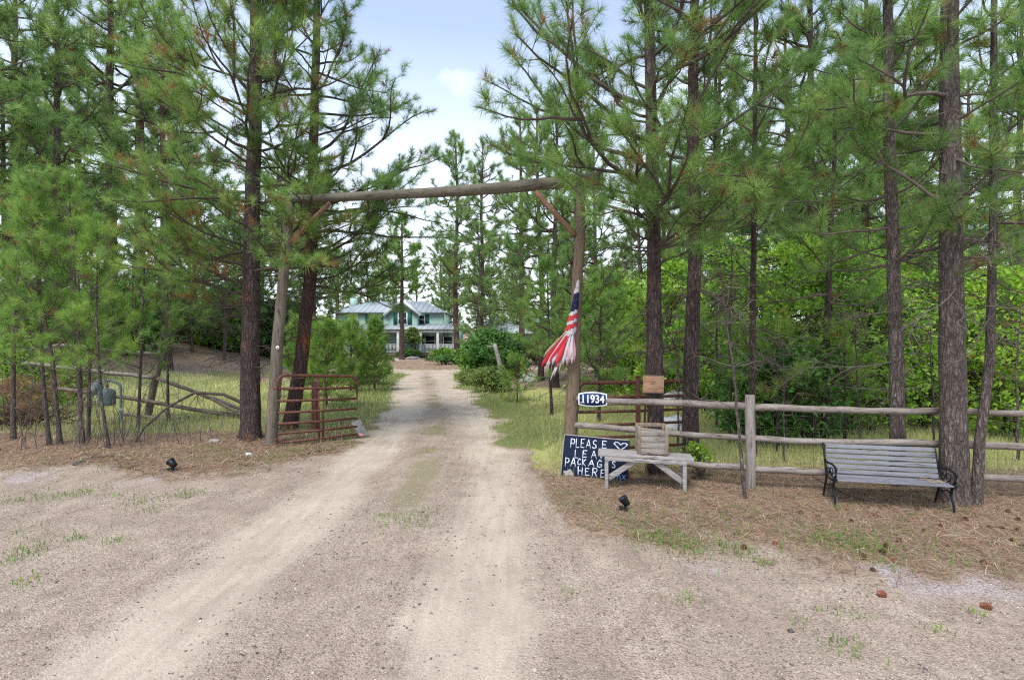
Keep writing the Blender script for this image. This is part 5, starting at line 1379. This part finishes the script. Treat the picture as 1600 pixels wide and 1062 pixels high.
# ------------------------------------------------------------------ utility meter
mb = gpt(165, 11.6); O = mb
meter = thing('gas_meter', mb, 'grey green gas meter with pipes behind the bare shoots at the left', 'gas meter')
M['meter'] = mat_plain('meter_paint', (.16, .21, .22), .5, nscale=12, amt=.4); M['meter_light'] = mat_plain('meter_light', (.42, .46, .45), .4)
q = lambda px, py, D=11.6: at(px, py, D) - O
a = Acc(); c0 = q(167, 620); a.lathe([(.15, -.19), (.17, -.15), (.17, .10), (.14, .16), (.06, .19)], c=c0, sides=16); a.build('meter_body', M['meter'], meter, smooth=False, bevel=.01)
a = Acc(); c1 = q(151, 607); a.lathe([(.05, -.12), (.115, -.10), (.13, 0), (.115, .12), (.05, .15)], c=c1, sides=16); a.build('regulator', M['meter'], meter, smooth=True)
a = Acc(); a.lathe([(.075, 0), (.08, .02), (.07, .04)], c=c1 + Vector((0, -.12, .0)), sides=16, M=np.array(Matrix.Rotation(R(90), 3, 'X'))); a.build('dial', M['meter_light'], meter)
a = Acc(); a.tube(path([q(150, 596), q(154, 593.5), q(172, 594.5), q(188, 600), q(189, 612), q(189, 662)], 18), .026, 8)
a.build('pipe', M['meter'], meter, smooth=True)
a = Acc(); a.tube(path([q(143, 618), q(141, 640), q(138, 664)], 6), .024, 8); a.tube(path([q(167, 606), q(167, 596)], 3), .026, 8); a.tube(path([q(151, 612), q(143, 618)], 3), .026, 8); a.build('pipe', M['meter'], meter, smooth=True)
a = Acc(); a.lathe([(.012, 0), (.045, .01), (.045, .03), (.01, .04)], c=q(190, 640), sides=10, M=np.array(Matrix.Rotation(R(90), 3, 'X'))); a.build('valve', M['meter_light'], meter)

# ------------------------------------------------------------------ rocks, cones
t = NT('rock'); n = t.noise(12, 8, rough=.7); n2 = t.voro(30)
t.color(t.mix(t.math('MULTIPLY_ADD', n, 2.4, -.7, True), (.22, .19, .17), (.46, .42, .40))); t.bump(n, .8, .03); M['rock'] = t.m
t = NT('rock_pale'); n = t.noise(8, 8, rough=.7)
t.color(t.mix(t.math('MULTIPLY_ADD', n, 2.4, -.7, True), (.48, .46, .45), (.74, .73, .72))); t.bump(n, .8, .03); M['rock_pale'] = t.m
def rock(p, sx, sy, sz, lab, seed, mat='rock', cat='rock', group=None):
    rg = np.random.default_rng(seed); n1_, n2_ = 18, 11; V = []
    for i in range(n2_):
        ph = -PI / 2 + PI * i / (n2_ - 1)
        for j in range(n1_):
            th = 2 * PI * j / n1_; d = Vector((math.cos(ph) * math.cos(th), math.cos(ph) * math.sin(th), math.sin(ph)))
            k = 1 + .45 * mnoise.noise(d * 1.3 + Vector((seed * 3.1, 0, 0))) + .16 * mnoise.noise(d * 3.5 + Vector((seed, 5, 0)))
            V.append([d.x * sx * k, d.y * sy * k, d.z * sz * k + sz * .45])
    a = Acc(); a.add(V, ring_faces(n2_, n1_)); o = a.build('rock', M[mat], loc=p, smooth=True); tag(o, lab, cat, group); return o
rock(gp(889, 743), .075, .06, .06, 'grey rounded rock at the lower left corner of the chalk sign', 1)
rock(gp(389, 711), .06, .05, .03, 'small whitish stone in front of the scarred pine', 2, 'rock_pale')
rock(gp(336, 690), .11, .08, .04, 'flat brown grey stone left of the scarred pine', 3)
rock(gpt(1052, 10.6) + Vector((0, 0, .02)), .36, .26, .20, 'pale boulder seen between the two pines behind the table', 4, 'rock_pale')
rock(gpt(1056, 14.5), .50, .4, .30, 'pale grey boulder farther back between the two pines', 5, 'rock_pale')
rock(gpt(826, 24), .42, .3, .26, 'pale stone on the grass beneath the tattered flag', 6, 'rock_pale')
rock(gpt(610, 44), .35, .3, .2, 'grey border stone left of the pine before the house', 8)
rock(gpt(645, 49), .6, .3, .2, 'flat border stone right of the pine before the house', 9)

t = NT('cone_brown'); n = t.noise(60, 3); t.color(t.mix(n, (.05, .028, .02), (.17, .085, .05))); t.set(Roughness=.8); M['cone'] = t.m
t = NT('cone_red'); n = t.noise(60, 3); t.color(t.mix(n, (.13, .045, .025), (.34, .14, .08))); t.set(Roughness=.8); M['cone_red'] = t.m
def make_cone(mat):
    rg = np.random.default_rng(4); a = Acc(); a.lathe([(.004, -.04), (.018, -.03), (.022, 0), (.012, .03), (.003, .04)], sides=10)
    for i in range(70):
        f = i / 69; z = -.036 + .074 * f; rr = .040 * math.sin(PI * (.16 + .78 * (1 - f))) ** .8; th = i * 2.39996
        d = np.array([math.cos(th), math.sin(th), .0]); s_ = np.array([-math.sin(th), math.cos(th), 0]); up_ = np.array([0, 0, 1.])
        b = d * rr * .35 + up_ * z; tip = d * rr + up_ * (z + .010); w_ = .0085
        V = [b - s_ * w_ * .6, b + s_ * w_ * .6, tip + s_ * w_, tip - s_ * w_, tip + d * .002 + up_ * .003, b - up_ * .004, tip - up_ * .004]
        a.add(V, [[0, 1, 2, 3], [5, 6, 2, 1], [5, 0, 3, 6]], [[3, 2, 4], [6, 4, 2], [3, 4, 6]])
    return a
cone_objs = [make_cone(0).build('pine_cone', M['cone']), make_cone(0).build('pine_cone', M['cone_red'])]
CG = 'pine cones scattered on the ground at the right'
cones = [(1376, 931, 1, 1.0, 'reddish open pine cone on the gravel below the bench, left one of two'), (1539, 950, 1, 1.05, 'reddish open pine cone on the gravel nearest the lower right corner'),
         (1348, 873, 0, .95, 'dark pine cone at the left of the cone cluster below the bench'), (1386, 856, 0, .9, 'upper dark cone of the cluster below the bench'), (1380, 865, 0, 1, 'middle dark cone of the cluster below the bench'),
         (1393, 877, 1, .7, 'tiny reddish cone under the cluster below the bench'), (1407, 847, 1, .85, 'reddish cone above the cone cluster, below the right bench leg'),
         (1539, 882, 1, .9, 'reddish brown cone on the litter edge far right'), (1161, 857, 0, .9, 'dark cone on the litter below the square fence post'), (1365, 892, 0, .7, 'little dark cone where litter meets pale gravel'),
         (1277, 809, 0, .9, 'dark cone in front of the left bench leg'), (1251, 802, 0, .8, 'small dark cone left of the left bench leg'), (1368, 806, 1, .8, 'reddish cone on the needles under the middle of the bench')]
rest = [(1211, 851), (1445, 831), (1469, 822), (1432, 797), (1548, 824), (1582, 845), (1592, 812), (1565, 825), (1476, 852), (1597, 856), (1510, 812), (1575, 800), (1590, 830), (1330, 815)]
cones += [(x, y, (i % 4 == 0) * 1, .75, 'one of the small cones strewn on the litter around the right bench end') for i, (x, y) in enumerate(rest)]
usedc = [False, False]
for px, py, k, s_, lab in cones:
    p = gp(px, py, .018 * s_); o = cone_objs[k]
    if usedc[k]: o = o.copy(); COL.objects.link(o)
    usedc[k] = True
    o.location = p; o.rotation_euler = (R(90) + rng.normal(0, .4), rng.normal(0, .3), rng.uniform(0, 6)); o.scale = (s_ * .74,) * 3
    tag(o, lab, 'pine cone', CG)

# ------------------------------------------------------------------ red yard sign far left of the house
b0 = gpt(419, 42); r = thing('yard_sign', b0, 'small round red and white sign beyond the meadow left of the gate post', 'sign')
a = Acc(); zc_ = EYE - (548 - HORIZON) / FPX * 42 - b0.z
a.lathe([(.30, 0), (.30, .02)], c=(0, 0, zc_), sides=8, M=np.array(Matrix.Rotation(R(90), 3, 'X'))); a.build('disc', mat_plain('sign_red', (.55, .03, .035), .4), r)
a = Acc(); a.box((.03, -.025, zc_), (.07, .006, .34)); a.box((.10, -.0255, zc_ + .06), (.10, .006, .06)); a.build('mark', M['sign_white'], r)
a = Acc(); a.tube([(0, .02, -.1), (0, .02, zc_)], .02, 6); a.build('stake', M['iron'], r)

# ------------------------------------------------------------------ house
def mat_siding(name, c1):
    t = NT(name); s_ = t.n.new('ShaderNodeSeparateXYZ'); t.l.new(t.tc.outputs['Object'], s_.inputs[0])
    w_ = t.math('FRACT', t.math('MULTIPLY', s_.outputs[2], 6.5)); n = t.noise(3, 4)
    c = t.mix(t.math('LESS_THAN', w_, .12), c1, tuple(x * .6 for x in c1)); c = t.mix(t.math('MULTIPLY', n, .3), c, tuple(x * .8 for x in c1)); t.color(c); t.bump(w_, .5, .02); return t.m
M['mint'] = mat_siding('mint_siding', (.40, .58, .50)); M['trim'] = mat_plain('white_trim', (.78, .80, .80), .5, amt=.1)
t = NT('metal_roof'); s_ = t.n.new('ShaderNodeSeparateXYZ'); t.l.new(t.tc.outputs['Object'], s_.inputs[0])
w_ = t.math('FRACT', t.math('MULTIPLY', s_.outputs[0], 1.6)); n = t.noise(1.5, 5, rough=.7)
t.color(t.mix(t.math('LESS_THAN', w_, .14), t.mix(n, (.30, .34, .36), (.46, .50, .52)), (.20, .23, .24))); t.set(Roughness=.5); t.bump(w_, .4, .03); M['roof'] = t.m
M['dark_green'] = mat_plain('dark_green_paint', (.02, .12, .09), .5, amt=.15)
M['glass'] = mat_plain('window_glass', (.03, .04, .045), .08, amt=.1); M['deck'] = mat_wood('deck_boards', (.16, .12, .10), (.30, .25, .22)); M['door'] = mat_plain('door_paint', (.06, .05, .05), .5)
HY = 58.0; g0 = .3
house = thing('house', (-13.5, HY, g0), 'mint green two storey house with pale metal roof and white porch down the drive', 'house')
hx = lambda px, D=HY: (px - 800) / FPX * D + 13.5
X0, X1 = hx(527), hx(692)
eave, ridge = 4.95, 6.45
a = Acc(); a.box(((X0 + X1) / 2, 4, eave / 2 - .3), (X1 - X0, 8, eave + .6)); a.build('wall', M['mint'], house)
bx0, bx1 = hx(607, 56.6), hx(652, 56.6); bm = (bx0 + bx1) / 2; bw = bx1 - bx0
a = Acc(); a.box((bm, -.74, eave / 2 - .3), (bw, 1.48, eave + .6)); a.add([[bx0, -1.46, eave], [bx1, -1.46, eave], [bm, -1.46, eave + bw * .40], [bx0, 2, eave], [bx1, 2, eave], [bm, 2, eave + bw * .40]], [[0, 1, 4, 3]], [[0, 2, 1], [3, 4, 5]]); a.build('wall', M['mint'], house)
X2 = hx(714, 57)
a = Acc(); a.box(((X1 + X2) / 2 + .01, 3, 1.4), (X2 - X1, 6, 3.6)); a.build('wall', M['mint'], house)
def roofpoly(quads, tris, name='roof', th=.12):
    a = Acc()
    for qd in quads + tris:
        v = [Vector(p) for p in qd]; n_ = (v[1] - v[0]).cross(v[2] - v[0]).normalized()
        if n_.z < 0: n_ = -n_
        vv = [list(p) for p in v] + [list(p + n_ * th) for p in v]; k = len(v)
        s0 = a.n; a.add(vv, [[i, (i + 1) % k, k + (i + 1) % k, k + i] for i in range(k)])
        a.F.append(np.array([list(range(k))[::-1]]) + s0); a.F.append(np.array([list(range(k, 2 * k))]) + s0)
    return a.build(name, M['roof'], house)
e = .45; xa, xb, ya, yb = X0 - e, X1 + e, -e, 8 + e; hp = 3.2
roofpoly([[(xa, ya, eave - .05), (xb, ya, eave - .05), (xb - hp, 4, ridge), (xa + hp, 4, ridge)], [(xb, yb, eave - .05), (xa, yb, eave - .05), (xa + hp, 4, ridge), (xb - hp, 4, ridge)]],
         [[(xb, ya, eave - .05), (xb, yb, eave - .05), (xb - hp, 4, ridge)], [(xa, yb, eave - .05), (xa, ya, eave - .05), (xa + hp, 4, ridge)]])
gr = eave + bw * .40 + .02; k_ = .80
roofpoly([[(bx0 - e, -1.9, eave - e * k_), (bm, -1.9, gr), (bm, 4, gr), (bx0 - e, 1.5, eave - e * k_)], [(bx1 + e, -1.9, eave - e * k_), (bx1 + e, 1.5, eave - e * k_), (bm, 4, gr), (bm, -1.9, gr)]], [])
a = Acc()
for s_ in (-1, 1): a.beam((bm + s_ * (bw / 2 + e), -1.93, eave - e * k_ - .02), (bm, -1.93, gr - .02), .06, .26, up=(0, 0, 1))
a.build('barge_board', M['trim'], house)
# porch
py0 = -3.4; pxl, pxr = hx(560, 54.6), hx(714, 54.6)
a = Acc(); a.box(((pxl + pxr) / 2, py0 / 2, .30), (pxr - pxl, -py0, .34)); a.build('porch_floor', M['deck'], house)
roofpoly([[(pxl - .3, py0 - .3, 2.95), (pxr + .3, py0 - .3, 2.95), (pxr + .3, -.02, 3.65), (pxl - .3, -.02, 3.65)]], [], 'porch_roof', .08)
a = Acc(); a.box(((pxl + pxr) / 2, py0, 2.78), (pxr - pxl, .12, .26)); a.build('fascia', M['trim'], house)
posts = [hx(p, 54.6) for p in (563, 592, 622, 657, 684, 711)]
for x in posts: Acc().box((x, py0 + .001, 1.60), (.26, .2, 2.1 + .2)).build('porch_post', M['trim'], house, bevel=.01)
for i in range(5):
    if i == 2: continue
    xa_, xb_ = posts[i] + .13, posts[i + 1] - .13; a = Acc(); a.box(((xa_ + xb_) / 2, py0, 1.38), (xb_ - xa_, .08, .09)); a.box(((xa_ + xb_) / 2, py0, .62), (xb_ - xa_, .08, .08))
    nb = int((xb_ - xa_) / .14)
    for k in range(nb): a.box((xa_ + (k + .5) * (xb_ - xa_) / nb, py0, 1.0), (.05, .05, .68))
    a.build('railing', M['trim'], house)
for i in range(3): Acc().box((hx(640, 54), py0 - .15 - .3 * i, .32 - .1 * i), (2.0, .3, .12)).build('step', M['deck'], house)
def window(x, z, w_, h_, y, shutters=False, lab=None):
    f = Acc()
    for (cx_, cz_, sx_, sz_) in ((x, z + h_ / 2 + .05, w_ + .24, .10), (x, z - h_ / 2 - .05, w_ + .24, .10), (x - w_ / 2 - .06, z, .12, h_), (x + w_ / 2 + .06, z, .12, h_), (x, z, w_, .06)): f.box((cx_, y - .05, cz_), (sx_, .08 if sz_ > .07 else .05, sz_))
    fr_ = f.build('window', M['trim'], house); Acc().box((x, y - .012, z), (w_, .02, h_)).build('pane', M['glass'], fr_)
    if shutters:
        for s_ in (-1, 1): Acc().box((x + s_ * (w_ / 2 + .38), y - .03, z), (.44, .05, h_ + .1)).build('shutter', M['dark_green'], fr_)
window(bm, 4.25, .85, 1.25, -1.48, True); window(hx(657), 4.2, .8, 1.1, 0, True); window(hx(585), 4.2, .8, 1.1, 0, True); window(hx(552), 4.2, .8, 1.1, 0)
window(hx(672), 1.75, 1.0, 1.2, 0, True); window(hx(600), 1.75, 1.2, 1.3, 0); window(hx(700), 1.7, .9, 1.1, 0); window(hx(560), 1.75, 1.1, 1.2, 0)
d_ = Acc().box((hx(646, 57), -.03 - 0, 1.5), (.95, .06, 2.05)).build('door', M['door'], house)
Acc().box((hx(646, 57) + .38, -.08, 1.4), (.05, .05, .12)).build('handle', M['trim'], d_)
Acc().box((hx(536), 4, ridge - .2), (.7, .7, 1.4)).build('chimney', M['mint'], house)
# garage roofline right of the dark oak
gar = thing('garage', (1.2, 60, .35), 'low outbuilding with pale metal roof half hidden by the dark oak bush', 'garage')
a = Acc(); a.box((0, 3, 1.2), (8, 6, 2.9)); a.build('wall', M['mint'], gar)
house_, house = house, gar
roofpoly([[(-4.5, -.5, 2.55), (4.5, -.5, 2.55), (4.5, 3, 4.3), (-4.5, 3, 4.3)], [(4.5, 6.5, 2.55), (-4.5, 6.5, 2.55), (-4.5, 3, 4.3), (4.5, 3, 4.3)]], [])
for s_ in (-1, 1):
    dr_ = Acc().box((s_ * 1.9, -.03, 1.1), (2.6, .06, 2.1)).build('door', M['trim'], gar)
house = house_
print('objects', len(bpy.data.objects))
